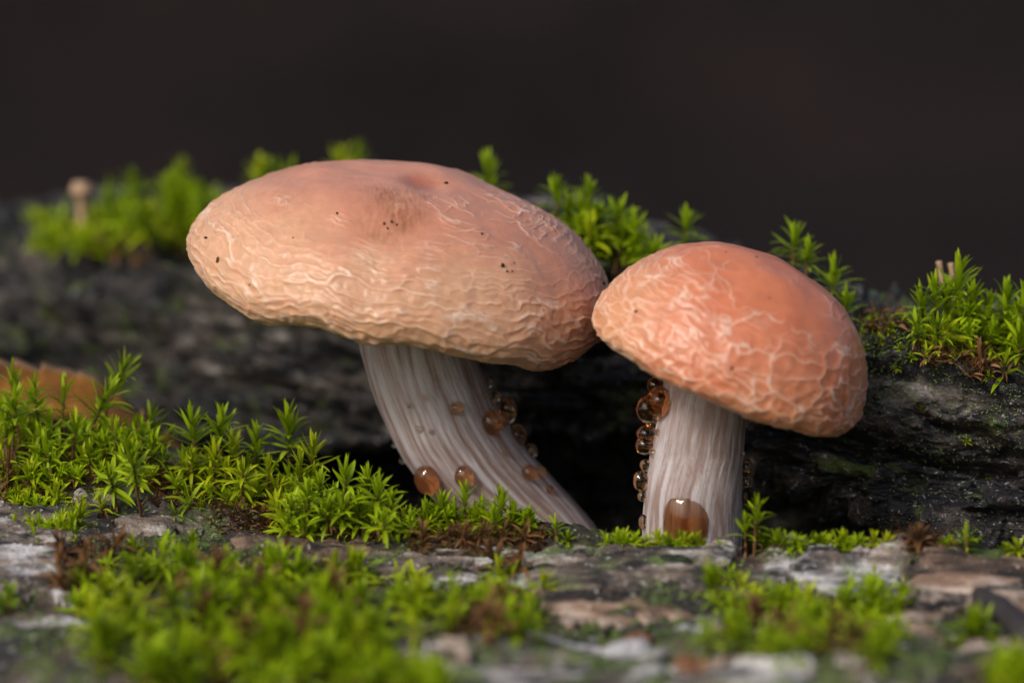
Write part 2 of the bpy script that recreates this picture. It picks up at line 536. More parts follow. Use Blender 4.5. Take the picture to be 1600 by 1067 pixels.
rear_log = tag(link('dark_bark_log', make_mesh('dark_bark_log', P.reshape(-1, 3), grid_faces(ns, nt_)[:, ::-1], [M_REAR])),
               'dark wet log of rough layered bark behind the mushrooms, mossy along its top', 'log')
T_REAR = bvh_of(rear_log.data)

# ------------------------------------------------------------------ bark plates on the front log
def bark_plate(corners, thick, mat, seed, name='bark_plate'):
    """corners: four photo pixels (far-left, far-right, near-right, near-left) on the log's surface"""
    pts, nrm = [], []
    for (px, py) in corners:
        h = cast([T_FRONT], px, py)
        if h is None: return
        pts.append(np.array(h[0])); nrm.append(np.array(h[1]))
    nu, nv = 60, 22
    u, v = np.meshgrid(np.linspace(0, 1, nu), np.linspace(0, 1, nv), indexing='ij')
    eu = 0.05 * np.sin(v * 5 + seed) + 0.10 * fbm(v * 5, seed * 1.7 + (u > .5) * 9.0, 0.5, 3, 3)
    ev = 0.34 * fbm(u * 5, seed * 2.3 + (v > .5) * 7.0, 0.5, 4, 5)
    uu = u + eu * (1 - 2 * np.abs(u - 0.5)) ** 0 * (np.abs(u - 0.5) * 2) ** 2
    vv = v + ev * (np.abs(v - 0.5) * 2) ** 2
    a, b, c, d = pts
    base = ((1 - uu) * (1 - vv))[..., None] * a + (uu * (1 - vv))[..., None] * b + (uu * vv)[..., None] * c + ((1 - uu) * vv)[..., None] * d
    n = np.array([0, -0.45, 0.89])
    edge = np.minimum(np.minimum(u, 1 - u) * 3.0, np.minimum(v, 1 - v) * 1.2)
    lift = thick * (0.35 + 0.65 * sstep(0, 0.3, edge)) + 0.8 * fbm(base[..., 0] / 9, base[..., 1] / 3.5, seed, 4, 9) + 0.5 * np.tanh(5 * fbm(base[..., 0] / 16, base[..., 1] / 3.0, seed + 4, 3, 19))
    top = base + n * lift[..., None]
    bot = base - n * 2.2
    V = np.concatenate([top.reshape(-1, 3), bot.reshape(-1, 3)])
    Ft = grid_faces(nu, nv)
    off = nu * nv
    Fb = Ft[:, ::-1] + off
    ring = [i * nv for i in range(nu)] + [(nu - 1) * nv + j for j in range(1, nv)] + [i * nv + nv - 1 for i in range(nu - 2, -1, -1)] + [j for j in range(nv - 2, 0, -1)]
    Fs = np.array([[ring[k], ring[k] + off, ring[(k + 1) % len(ring)] + off, ring[(k + 1) % len(ring)]] for k in range(len(ring))])
    me = make_mesh(name, V, np.concatenate([Ft, Fb, Fs])[:, ::-1], [mat])
    return child(name, me, front_log)

plates = [
    ([(820, 862), (1128, 858), (1130, 932), (830, 940)], 1.5, M_PLATE), ([(835, 925), (1010, 928), (1020, 975), (850, 972)], 1.0, M_PLATE2),
    ([(985, 928), (1190, 922), (1180, 968), (1000, 970)], 0.9, M_PLATE2), ([(1108, 856), (1300, 852), (1300, 935), (1118, 935)], 1.3, M_PLATE),
    ([(1265, 856), (1432, 862), (1412, 950), (1235, 952)], 1.7, M_PLATE), ([(1425, 862), (1680, 876), (1680, 955), (1405, 965)], 1.9, M_PLATE2),
    ([(1400, 965), (1580, 960), (1550, 1003), (1420, 1005)], 1.0, M_PLATE2), ([(560, 855), (845, 862), (835, 915), (590, 912)], 1.1, M_PLATE),
    ([(680, 1010), (925, 1000), (935, 1090), (680, 1100)], 1.5, M_PLATE), ([(905, 1012), (1050, 1015), (1030, 1095), (900, 1100)], 1.3, M_PLATE),
    ([(1020, 1035), (1260, 1028), (1250, 1100), (1030, 1105)], 1.2, M_PLATE), ([(1320, 1022), (1510, 1015), (1520, 1100), (1330, 1100)], 1.4, M_PLATE),
    ([(620, 980), (740, 985), (740, 1020), (620, 1022)], 0.9, M_PLATE2), ([(-30, 790), (190, 780), (230, 835), (-30, 862)], 1.1, M_PLATE),
    ([(-60, 845), (120, 842), (110, 925), (-60, 930)], 1.2, M_PLATE), ([(175, 795), (320, 790), (330, 830), (180, 840)], 0.8, M_PLATE),
    ([(370, 838), (600, 842), (600, 900), (385, 885)], 1.0, M_PLATE2),
    ([(1490, 1005), (1660, 998), (1660, 1060), (1490, 1065)], 1.1, M_PLATE2), ([(1110, 970), (1215, 985), (1200, 1025), (1110, 1015)], 0.8, M_PLATE2),
]
for k, (c, t, m) in enumerate(plates):
    bark_plate(c, t, m, k * 3.7 + 1)

# ------------------------------------------------------------------ mushrooms
def roll_tilt(roll, tilt):
    return np.array((Matrix.Rotation(math.radians(roll), 3, 'Y') @ Matrix.Rotation(math.radians(tilt), 3, 'X')))

def cap_profile(R, h, mz, mr, n, flat=1.0):
    """outer skin from apex to the inrolled margin, resampled by arc length"""
    ph = np.linspace(0, math.pi / 2, 300)
    r = R * np.sin(ph) ** (0.94 * flat)
    z = h * np.sign(np.cos(ph)) * np.abs(np.cos(ph)) ** 1.08
    ps = np.linspace(0, 2.35, 160)[1:]
    r = np.r_[r, R - mr * (1 - np.cos(ps))]
    z = np.r_[z, -mz * np.sin(ps)]
    s = np.r_[0, np.cumsum(np.hypot(np.diff(r), np.diff(z)))]
    q = np.linspace(0, s[-1], n)
    return np.interp(q, s, r), np.interp(q, s, z), q

def build_cap(kind, centre, R, h, mz, mr, roll, tilt, depth_scale=1.0, nth=880, nr=330):
    M = roll_tilt(roll, tilt)
    r, z, s = cap_profile(R, h, mz, mr, nr)
    th = np.linspace(0, 2 * math.pi, nth, endpoint=False)
    TH, Rr = np.meshgrid(th, r, indexing='ij'); Zz = np.broadcast_to(z, TH.shape).copy(); S = np.broadcast_to(s, TH.shape) / s[-1]
    SA = np.broadcast_to(s, TH.shape)
    cx, sy = np.cos(TH), np.sin(TH)
    wob = 1 + 0.035 * vnoise(cx * 1.3 + 5, sy * 1.3, 1.0, 11 + kind) + 0.012 * vnoise(cx * 5, sy * 5, 3.0, 12 + kind)
    wob = lerp(1.0, wob, sstep(0.3, 1, S))
    X = Rr * cx * wob; Yc = Rr * sy * wob * depth_scale; Z = Zz.copy()
    edge = sstep(0.55, 1.0, S)
    if kind == 0:
        front = np.clip(-sy, 0, 1)
        Z += edge * (1.2 * vnoise(cx * 2.2, sy * 2.2, 7, 14) - 3.0 * np.exp(-((TH - math.radians(318)) / 0.42) ** 2) - 1.6 * np.exp(-((TH - math.radians(222)) / 0.35) ** 2))
        Z -= 0.8 * np.exp(-(np.hypot(X, (Yc + 3.0)) / 3.2) ** 2)
        Z += 0.9 * np.exp(-(((X - 4) / 7) ** 2 + ((Yc - 6) / 7) ** 2))
        Z += 0.8 * fbm(X / 14, Yc / 14, 0, 2, 15)
    else:
        Z += edge * (1.0 * vnoise(cx * 2.2, sy * 2.2, 4, 16) - 1.4 * np.exp(-((TH - math.radians(330)) / 0.5) ** 2))
        Z += 0.6 * fbm(X / 10, Yc / 10, 0, 2, 17)
    P = np.stack([X, Yc, Z], -1)
    dT = np.roll(P, -1, 0) - np.roll(P, 1, 0)
    dS = np.gradient(P, axis=1)
    Nn = np.cross(dS, dT); Nn = -Nn if Nn[0, nr // 2, 2] * 1 < 0 and Nn[0, nr // 2, 0] < 0 else Nn
    Nn /= np.linalg.norm(Nn, axis=-1, keepdims=True) + 1e-9
    if Nn[0, nr // 2, 0] < 0: Nn = -Nn
    Nn[:, 0] = (0, 0, 1)
    w1 = fbm(X / 7, Yc / 7, Z / 7, 3, 200 + kind)
    w2 = fbm(X / 6 + 9, Yc / 6, Z / 6, 3, 210 + kind)
    w3 = fbm(X / 2.4, Yc / 2.4, Z / 2.4, 2, 215 + kind)
    msk = fbm(X / 8 + 3, Yc / 8, Z / 8, 2, 220 + kind)
    def net(na, Ls, sd, warp, width, power=2.6):
        a = TH / (2 * math.pi) * na + warp * w1 * 1.0 + (0.22 if kind == 0 else 0.14) * w3
        b = SA / Ls + warp * w2 * 1.3 + (0.32 if kind == 0 else 0.20) * w3
        f1, f2, idc = worley(a, b, na, sd)
        g = f2 - f1
        crest = np.exp(-(g / width) ** 2)
        dish = np.clip(1 - g / 0.6, 0, 1) ** power
        return crest, dish, idc
    if kind == 0:
        right = sstep(-0.2, 0.75, cx)
        c1, d1, i1 = net(10, 1.8, 301, 0.36, 0.052)
        c2, d2, i2 = net(24, 1.6, 302, 0.42, 0.075)
        c3, d3, i3 = net(25, 3.3, 303, 0.5, 0.10)
        c4, d4, i4 = net(8, 1.5, 304, 0.35, 0.06)
        m1 = sstep(0.50, 0.72, S + 0.05 * msk)
        m2 = sstep(0.70, 0.88, S)
        m3 = sstep(0.16, 0.26, S) * (1 - sstep(0.46, 0.62, S)) * sstep(0.05, 0.3, msk + 0.60 * right - 0.18)
        m4 = sstep(0.22, 0.4, S) * (1 - sstep(0.8, 0.9, S)) * sstep(0.05, 0.35, msk + 0.3 * w2)
        hgt = 0.17 * m1 * d1 + 0.28 * m2 * d2 + 0.16 * m3 * (0.3 * c3 + 0.7 * d3) + 0.17 * m4 * d4
        vein = np.clip(0.8 * m1 * c1 + 0.55 * m2 * c2 + 0.6 * m3 * c3 + 0.6 * m4 * c4, 0, 1)
        # wrinkled, bruised disc at the centre
        rad = np.hypot(X + 0.5, Yc + 2.0)
        disc = (1 - sstep(0.5, 6.5, np.hypot(X + 2.6, (Yc + 14.0) * 0.50) + 3.2 * w1)) * sstep(0.02, 0.08, S)
        ang = np.arctan2(Yc, X)
        fine = vnoise(X / 0.55 + 0.25 * Yc, Yc / 3.0, 2, 230) * 0.55 + 0.6 * fbm(X / 0.9, Yc / 2.0, Z, 3, 231)
        hgt += 0.16 * disc * fine
    else:
        c1, d1, i1 = net(18, 2.5, 311, 0.5, 0.065)
        c2, d2, i2 = net(29, 1.75, 312, 0.45, 0.085)
        c3, d3, i3 = net(11, 5.2, 313, 0.55, 0.045)
        c4, d4, i4 = net(12, 1.7, 314, 0.42, 0.065)
        m1 = sstep(0.40, 0.64, S + 0.10 * w2); m2 = sstep(0.62, 0.84, S)
        left = sstep(0.0, 0.9, -cx)
        m4 = left * sstep(0.26, 0.42, S) * (1 - sstep(0.8, 0.95, S)) + 0.4 * sstep(0.3, 0.5, S) * sstep(0.0, 0.3, msk)
        m3 = sstep(0.12, 0.26, S) * 0.8 * sstep(-0.25, 0.1, msk)
        hgt = 0.16 * m1 * d1 + 0.22 * m2 * d2 + 0.10 * m3 * d3 + 0.09 * m4 * d4
        vein = np.maximum(np.maximum(0.75 * m1 * c1, 0.6 * m2 * c2), np.maximum(0.85 * m3 * c3, 0.6 * m4 * c4))
        rad = np.hypot(X, Yc); disc = np.zeros_like(X); fine = disc
    vein = vein * np.clip((0.55 if kind == 0 else 0.75) + (1.4 if kind == 0 else 0.8) * fbm(X / 3 + 7, Yc / 3, Z / 3, 2, 270 + kind), 0.12, 1.1)
    hgt += 0.10 * fbm(X / 1.5, Yc / 1.5, Z / 1.5, 3, 240 + kind) * (0.4 + sstep(0.4, 0.8, S))
    hgt *= 1 - 0.5 * sstep(0.985, 1.0, S)
    P = P + Nn * hgt[..., None]
    # pigment, with light from the left painted in as side tones
    big = fbm(X / 11, Yc / 11, Z / 11, 3, 250 + kind)
    mot = fbm(X / 2.5, Yc / 2.5, Z / 2.5, 3, 260 + kind)
    if kind == 0:
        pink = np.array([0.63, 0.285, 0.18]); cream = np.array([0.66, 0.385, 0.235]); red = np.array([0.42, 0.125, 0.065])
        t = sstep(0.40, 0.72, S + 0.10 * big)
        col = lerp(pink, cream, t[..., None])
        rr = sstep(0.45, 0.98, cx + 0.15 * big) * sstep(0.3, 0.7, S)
        col = lerp(col, red, (0.55 * rr)[..., None])  # right end painted darker, as turned away from the left light
        col = lerp(col, np.array([0.36, 0.145, 0.065]), (0.95 * disc * np.clip(0.65 + 0.9 * fine, 0, 1))[..., None])
        um = np.exp(-((((X + 0.2) / 3.0) ** 2 + ((Yc + 3.0) / 3.4) ** 2) ** 2))
        col = lerp(col, np.array([0.40, 0.125, 0.075]), (0.78 * um)[..., None])
    else:
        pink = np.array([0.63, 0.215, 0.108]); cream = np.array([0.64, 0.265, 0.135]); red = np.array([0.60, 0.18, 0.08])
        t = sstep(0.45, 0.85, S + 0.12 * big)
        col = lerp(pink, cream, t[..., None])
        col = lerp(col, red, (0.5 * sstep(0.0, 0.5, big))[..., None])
        col = lerp(col, np.array([0.68, 0.38, 0.21]), (0.55 * sstep(0.45, 0.95, -cx) * sstep(0.3, 0.6, S))[..., None])  # left side painted paler, as facing the light
    col = col * (1 + 0.10 * mot)[..., None]
    col = lerp(col, np.array([0.86, 0.70, 0.58]), np.clip(0.95 * vein, 0, 0.9)[..., None])
    col = np.clip(col, 0.01, 0.95)
    Pw = P.reshape(-1, 3) @ M.T + centre
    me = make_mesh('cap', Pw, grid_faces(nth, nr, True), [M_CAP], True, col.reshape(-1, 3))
    # gills under the cap
    ng = 150
    gth = np.linspace(0, 2 * math.pi, ng * 4, endpoint=False)
    gr = np.linspace(0.12 * R, r[-1] + 0.2, 20)
    GT, GR = np.meshgrid(gth, gr, indexing='ij')
    q = (gr - gr[0]) / (gr[-1] - gr[0])
    Gz = lerp(h * 0.25, z[-1], q ** 1.4)[None, :] - 1.0 * (np.arange(ng * 4) % 4 < 2)[:, None] * np.sin(np.clip(q, 0, 1) * math.pi)[None, :] ** 0.5
    wob_g = wob[:: nth // 40, -1]
    Wg = np.interp(GT, np.linspace(0, 2 * math.pi, nth), wob[:, -1])
    Zg = np.interp(GT, np.linspace(0, 2 * math.pi, nth), Z[:, -1] - z[-1])
    G = np.stack([GR * np.cos(GT) * Wg, GR * np.sin(GT) * Wg * depth_scale, Gz + Zg * q[None, :]], -1)
    Gw = G.reshape(-1, 3) @ M.T + centre
    gc = np.tile(np.array([[0.62, 0.36, 0.26]]), (len(Gw), 1))
    gme = make_mesh('gills', Gw, grid_faces(ng * 4, 20, True), [M_GILL], False, gc)
    return me, gme, M

def build_stem(centres, radii, seed, nth=260, nl=150, rib=1.0):
    """centres (mm), radii -> fibrous, slightly flattened stem"""
    C = np.array(centres, float); Rd = np.array(radii, float)
    t = np.linspace(0, 1, len(C)); tt = np.linspace(0, 1, nl)
    cs = np.stack([np.interp(tt, t, C[:, k]) for k in range(3)], -1); rs = np.interp(tt, t, Rd)
    for _ in range(30):
        cs[1:-1] = (cs[:-2] + 2 * cs[1:-1] + cs[2:]) / 4
        rs[1:-1] = (rs[:-2] + 2 * rs[1:-1] + rs[2:]) / 4
    tan = np.gradient(cs, axis=0); tan /= np.linalg.norm(tan, axis=1, keepdims=True)
    ex = np.cross(tan, [0, 1, 0]); ex /= np.linalg.norm(ex, axis=1, keepdims=True)
    ey = np.cross(ex, tan)
    th = np.linspace(0, 2 * math.pi, nth, endpoint=False)
    TH, LL = np.meshgrid(th, tt, indexing='ij')
    cx, sy = np.cos(TH), np.sin(TH)
    f = 7.5
    tw = TH + 0.25 * LL + 0.10 * vnoise(LL * 4, 2, 3, seed)
    fib = fbm(np.cos(tw) * f, np.sin(tw) * f, LL * 2.6, 4, seed, 0.6)
    fib2 = fbm(np.cos(tw) * 22, np.sin(tw) * 22, LL * 8.0, 3, seed + 9, 0.6)
    wide = vnoise(cx * 1.2, sy * 1.2, LL * 3, seed + 3)
    rr = rs[None, :] * (1 + 0.03 * wide) + rib * (0.11 * fib + 0.08 * fib2)
    P = cs[None] + ex[None] * (rr * cx)[..., None] + ey[None] * (rr * sy * 0.95)[..., None]
    pale = np.array([0.41, 0.345, 0.345]); strp = np.array([0.25, 0.155, 0.125]); wht = np.array([0.54, 0.515, 0.545])
    k = sstep(-0.05, 0.45, -fib - 0.3 * fib2)
    col = lerp(pale, strp, ((0.4 + 0.4 * rib) * k * sstep(0.0, 0.25, 0.6 + vnoise(cx * 2, sy * 2, LL * 2.5, seed + 5)))[..., None])
    col = lerp(col, wht, (0.8 * sstep(0.1, 0.45, fib))[..., None])
    col *= (1 + 0.12 * fib2)[..., None]
    return make_mesh('stem', P.reshape(-1, 3), grid_faces(nth, nl, True), [M_STEM], True, np.clip(col, 0.02, 0.9).reshape(-1, 3))

# the wide mushroom
c_big = at(630, 428, 0.0)
cap_b, gill_b, MB_ = build_cap(0, c_big, 33.2, 15.8, 3.4, 4.0, 10.5, 7.5, 0.92)
base_b = at(870, 860, 4)
mush_b = tag(empty('wrinkled_mushroom', base_b), 'wide peach wrinkled mushroom with bruised centre on a leaning striped stem', 'mushroom')
cap_bo = child('cap', cap_b, mush_b)
child('gills', gill_b, cap_bo).matrix_parent_inverse = Matrix.Identity(4)
stem_b = build_stem([at(640, 470, 1), at(648, 530, 1), at(668, 600, 2), at(698, 670, 2), at(745, 735, 3), at(808, 795, 4), at(870, 850, 4), at(900, 880, 4)],
                    [8.9, 8.7, 8.6, 8.5, 8.3, 7.6, 6.6, 6.0], 500)
child('stem', stem_b, mush_b)
# the smaller mushroom
c_sm = at(1138, 562, -21.0)
cap_s, gill_s, MS_ = build_cap(1, c_sm, 21.2, 16.6, 2.7, 3.6, 20.0, 6.5, 0.95, 760, 290)
base_s = at(1082, 880, -15)
mush_s = tag(empty('wrinkled_mushroom', base_s), 'smaller salmon orange mushroom with netted cap and upright pale stem', 'mushroom')
cap_so = child('cap', cap_s, mush_s)
child('gills', gill_s, cap_so).matrix_parent_inverse = Matrix.Identity(4)
stem_s = build_stem([at(1104, 580, -17), at(1099, 640, -17), at(1090, 700, -16), at(1084, 760, -16), at(1081, 820, -15), at(1082, 890, -15)],
                    [6.4, 6.6, 7.0, 7.4, 7.6, 7.6], 540, rib=0.5)
child('stem', stem_s, mush_s)
T_CAPB, T_CAPS, T_STB, T_STS = bvh_of(cap_b), bvh_of(cap_s), bvh_of(stem_b), bvh_of(stem_s)

# ------------------------------------------------------------------ amber droplets
def blob_mesh(name, nu=28, nv=18, noise=0.0, seed=0, mat=None, squash=(1, 1, 1)):
    th = np.linspace(0, 2 * math.pi, nu, endpoint=False); ph = np.linspace(0.0, math.pi, nv)
    TH, PH = np.meshgrid(th, ph, indexing='ij')
    d = np.stack([np.sin(PH) * np.cos(TH), np.sin(PH) * np.sin(TH), np.cos(PH)], -1)
    r = 1 + noise * fbm(d[..., 0] * 1.7 + seed, d[..., 1] * 1.7, d[..., 2] * 1.7, 3, 77)
    r = np.where((PH < 1e-6) | (PH > math.pi - 1e-6), 1.0, r)
    return make_mesh(name, (d * r[..., None] * np.array(squash)).reshape(-1, 3), grid_faces(nu, nv, True)[:, ::-1], [mat] if mat else [])

drop_me = {m.name: [blob_mesh('droplet', 40, 26, 0.06, s, m) for s in (1, 5)] for m in (M_DROP, M_DROP_PALE, M_DROP_DEEP)}
G_BS, G_SS = 'amber droplets on the leaning stem', 'amber droplets on the upright stem'
DB = 'on the leaning stem of the wide mushroom'
DS = 'on the upright stem of the smaller mushroom'
drops = [  # px, py, radius px, stretch, material, stem, label
    (671, 745, 21, 1.25, M_DROP, 'b', 'teardrop shaped amber droplet low ' + DB), (725, 742, 16, 1.15, M_DROP, 'b', 'round brownish amber droplet just above the moss ' + DB),
    (712, 638, 11, 1.0, M_DROP, 'b', 'single amber bead with bright glint mid height ' + DB), (766, 660, 17, 1.25, M_DROP, 'b', 'flat oblong amber droplet on the leaning stem beside the row along its edge'),
    (794, 641, 15, 1.5, M_DROP, 'b', 'tall amber droplet hanging topmost in the row along the leaning stem edge'), (808, 680, 16, 1.15, M_DROP, 'b', 'full amber droplet in the middle of the row along the leaning stem edge'),
    (827, 706, 11, 1.1, M_DROP, 'b', 'small clear amber droplet below the full one on the leaning stem edge'), (823, 741, 14, 1.0, M_DROP, 'b', 'orange amber droplet lowest but one on the leaning stem edge'),
    (842, 738, 10, 1.0, M_DROP, 'b', 'small orange bead stuck to the lowest droplet of the leaning stem edge'),
    (755, 618, 5, 1.0, M_DROP, 'b', 'tiny bead under the cap ' + DB), (770, 627, 6, 1.0, M_DROP, 'b', 'tiny bead under the cap ' + DB), (788, 709, 5, 1.0, M_DROP, 'b', 'tiny amber bead between two larger drops ' + DB),
    (764, 598, 7, 1.2, M_DROP, 'b', 'small amber bead just under the wide cap at the leaning stem edge'), (779, 616, 9, 1.2, M_DROP, 'b', 'amber bead above the tall droplet on the leaning stem edge'),
    (783, 655, 11, 1.2, M_DROP, 'b', 'amber droplet wedged between the tall one and the oblong one'), (858, 765, 7, 1.1, M_DROP_DEEP, 'b', 'dark bead near the foot of the leaning stem edge'),
    (998, 775, 7, 1.2, M_DROP, 's', 'small amber bead under the oval droplet of the upright stem'), (1014, 664, 9, 1.0, M_DROP, 's', 'small bead under the two large droplets of the upright stem'), (1168, 752, 8, 1.1, M_DROP, 's', 'amber bead below the clear droplet on the far stem edge'),
    (665, 620, 5, 1.0, M_DROP_PALE, 'b', 'tiny pale bead ' + DB), (641, 633, 4, 1.0, M_DROP_PALE, 'b', 'tiny pale bead ' + DB), (655, 669, 5, 1.0, M_DROP_PALE, 'b', 'tiny pale bead ' + DB), (674, 674, 4, 1.0, M_DROP_PALE, 'b', 'tiny pale bead ' + DB),
    (606, 700, 4, 1.0, M_DROP_PALE, 'b', 'tiny clear bead on the outer edge of the leaning stem'), (622, 724, 5, 1.0, M_DROP_PALE, 'b', 'tiny clear bead on the outer edge of the leaning stem'),
    (1038, 628, 22, 1.05, M_DROP, 's', 'largest amber droplet tucked under the cap ' + DS), (1010, 640, 20, 1.15, M_DROP, 's', 'large clear amber droplet beside the largest one ' + DS),
    (1022, 602, 14, 1.0, M_DROP_DEEP, 's', 'dark amber droplet touching the cap underside above the largest droplet'),
    (1005, 678, 15, 1.0, M_DROP, 's', 'amber droplet behind a rounder one ' + DS), (1002, 695, 14.5, 1.05, M_DROP, 's', 'round clear amber droplet mid height ' + DS),
    (1003, 726, 8, 1.2, M_DROP, 's', 'small amber droplet between two larger ones ' + DS), (1000, 751, 12, 1.35, M_DROP, 's', 'oval amber droplet low on the edge of the upright stem'),
    (1008, 815, 8, 1.5, M_DROP, 's', 'narrow amber droplet at the foot of the upright stem edge'), (1029, 675, 5, 1.0, M_DROP_PALE, 's', 'tiny pale bead ' + DS), (1022, 708, 6, 1.0, M_DROP_PALE, 's', 'tiny pale bead ' + DS),
    (1073, 822, 39, 1.45, M_DROP_DEEP, 's', 'huge dark amber drop running down the foot of the upright stem'),
    (1166, 732, 10, 1.55, M_DROP, 's', 'clear amber droplet on the far edge of the upright stem'), (1159, 708, 4, 1.0, M_DROP_PALE, 's', 'tiny bead above the droplet on the far edge of the upright stem'),
    (1163, 775, 6, 1.3, M_DROP_DEEP, 's', 'small dark droplet low on the far edge of the upright stem'), (1166, 661, 6, 1.0, M_DROP, 's', 'small droplet under the cap at the far edge of the upright stem'),
]
from mathutils import Quaternion
for k, (px, py, rp, stc, m, which, lab) in enumerate(drops):
    T = T_STB if which == 'b' else T_STS
    h = cast([T], px, py)
    r = rp * 0.1 * 0.97
    if h is not None:
        c = Vector(h[0]) + h[1] * (r * (0.42 if rp < 30 else -0.52))
        nrm = h[1]
    else:
        Yd = 2.0 if which == 'b' else -17.0
        c = Vector(at(px, py, Yd))
        loc, nrm, _, dist = T.find_nearest(c)
        if dist > 0.75 * r:
            c = loc + (c - loc).normalized() * 0.75 * r
        nrm = Vector((0, -1, 0))
    o = link('droplet', drop_me[m.name][k % 2])
    o.location = c * MM
    fl = 0.9 if h is not None else 0.95
    ax = Vector((0, 0, 1)); zq = nrm.to_track_quat('Y', 'Z')
    o.rotation_mode = 'QUATERNION'; o.rotation_quaternion = zq
    o.scale = (r, r * fl, r * stc)
    tag(o, lab, 'droplet', G_BS if which == 'b' else G_SS)
for (px, py, rp, lab) in [(905, 795, 13, 'dark red wet drop in the hollow beside the foot of the leaning stem'), (885, 785, 8, 'small dark red bead in the hollow beside the foot of the leaning stem')]:
    c = at(px, py, 14)
    h = cast([T_FRONT, T_REAR], px, py)
    c = np.array(h[0]) if h else c
    o = link('droplet', drop_me[M_DROP_DEEP.name][0]); o.location = Vector(c) * MM; o.scale = (rp * .1, rp * .1, rp * .08)
    tag(o, lab, 'droplet')

# ------------------------------------------------------------------ dirt specks on the caps
M_CRUMB = mat_plain('brown_dirt', (0.11, 0.05, 0.022), 0.8)
crumb_me = [blob_mesh('dirt_speck', 12, 8, 0.7, s * 2.3, M_CRUMB, (1.3, 0.7, 0.5)) for s in range(3)]
speck_me = [blob_mesh('dirt_speck', 12, 8, 0.5, s * 3.1, M_SPECK, (1, 0.8, 0.6)) for s in range(4)]
specks = [(697, 287, 4.5, 0, 'black grain beside the bruised centre of the wide cap'), (753, 366, 3, 0, 'dark grain between the pits of the wide cap'), (527, 334, 3, 0, 'dark grain on the smooth part of the wide cap'),
          (322, 372, 4, 0, 'dark grain near the outer end of the wide cap'), (341, 407, 5, 0, 'brown crumb near the outer end of the wide cap'), (390, 445, 2, 0, 'tiny dark grain among the rim wrinkles of the wide cap'),
          (458, 372, 2, 0, 'tiny dark dot on the smooth part of the wide cap'), (785, 416, 5, 0, 'dark crumb in the cluster on the wide cap'), (792, 424, 3, 0, 'dark crumb in the cluster on the wide cap'), (800, 424, 2.2, 0, 'dark crumb in the cluster on the wide cap'), (803, 411, 1.8, 0, 'dark crumb in the cluster on the wide cap'),
          (600, 350, 4.5, 0, 'brown dirt crumb by the bruise of the wide cap'), (612, 348, 4, 0, 'brown dirt crumb by the bruise of the wide cap'), (606, 358, 3.5, 0, 'brown dirt crumb by the bruise of the wide cap'), (620, 352, 3, 0, 'brown dirt crumb by the bruise of the wide cap'),
          (942, 443, 4.5, 1, 'black grain where the two caps touch'), (994, 487, 4, 1, 'dark grain on the pale side of the smaller cap'), (1143, 576, 4, 1, 'brown grain among the lower veins of the smaller cap'),
          (1134, 394, 2, 1, 'tiny dark dot near the top of the smaller cap'), (1182, 402, 2, 1, 'tiny dark dot near the top of the smaller cap'), (1015, 387, 3, 1, 'brown grain on the top edge of the smaller cap'), (1202, 466, 2, 1, 'tiny dark dot amid the veins of the smaller cap')]
for k, (px, py, rp, w, lab) in enumerate(specks):
    h = cast([T_CAPB, T_CAPS], px, py)
    if h is None: continue
    o = link('dirt_speck', crumb_me[k % 3] if 'brown' in lab else speck_me[k % 4])
    o.location = (Vector(h[0]) + h[1] * rp * 0.03) * MM
    o.rotation_euler = (k, k * 2, k * 3); s = rp * 0.1 * 0.7
    o.scale = (s, s, s)
    tag(o, lab, 'dirt speck', 'dirt specks on the caps')

# ------------------------------------------------------------------ moss: leaf shapes, shoots
def leaf_geom(bend, width, seed, seg=6, keel=0.30):
    """one pointed leaf of length 1, base at the origin, running up Z and bending towards +X"""
    t = np.linspace(0, 1, seg + 1)
    a = bend * t
    x = np.r_[0, np.cumsum(np.sin((a[:-1] + a[1:]) / 2) / seg)]
    z = np.r_[0, np.cumsum(np.cos((a[:-1] + a[1:]) / 2) / seg)]
    w = width * (0.75 + 1.0 * t - 0.3 * t ** 2) * (1 - t ** 2.2)
    tw = 0.25 * math.sin(seed) * t
    V, Cc = [], []
    for i in range(seg + 1):
        for s in (-1, 0, 1):
            yy = s * w[i]
            k = keel * w[i] * abs(s)
            # the edges fold up towards the inside of the rosette (-X)
            V.append([x[i] - k * math.cos(a[i]) + yy * math.sin(tw[i]) * 0.5, yy * math.cos(tw[i]), z[i] + k * math.sin(a[i])])
            Cc.append([0.12 + 0.68 * t[i] + (0.22 if s == 0 else 0.0)] * 3)  # pale midrib; depth shade at the base and lit tip put into the tint
    F = []
    for i in range(seg):
        for j in (0, 1):
            F.append([i * 3 + j, i * 3 + j + 1, i * 3 + j + 4, i * 3 + j + 3])
    return np.array(V), np.array(F), np.clip(np.array(Cc), 0, 1)

LEAVES = [leaf_geom(b, w, s) for b, w, s in ((0.15, 0.090, 1), (0.45, 0.098, 2), (0.75, 0.092, 3), (1.05, 0.095, 4), (-0.2, 0.10, 5), (1.5, 0.082, 6))]
LEAF_ME = {}
for mat in (M_MOSS, M_MOSS_YEL, M_DEAD):
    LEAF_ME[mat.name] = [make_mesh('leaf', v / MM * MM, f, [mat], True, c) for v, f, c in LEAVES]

def frame_from(z):
    z = np.array(z, float); z /= np.linalg.norm(z)
    x = np.cross([0.3, 1, 0.1], z); x /= np.linalg.norm(x)
    y = np.cross(z, x)
    return np.stack([x, y, z], -1)

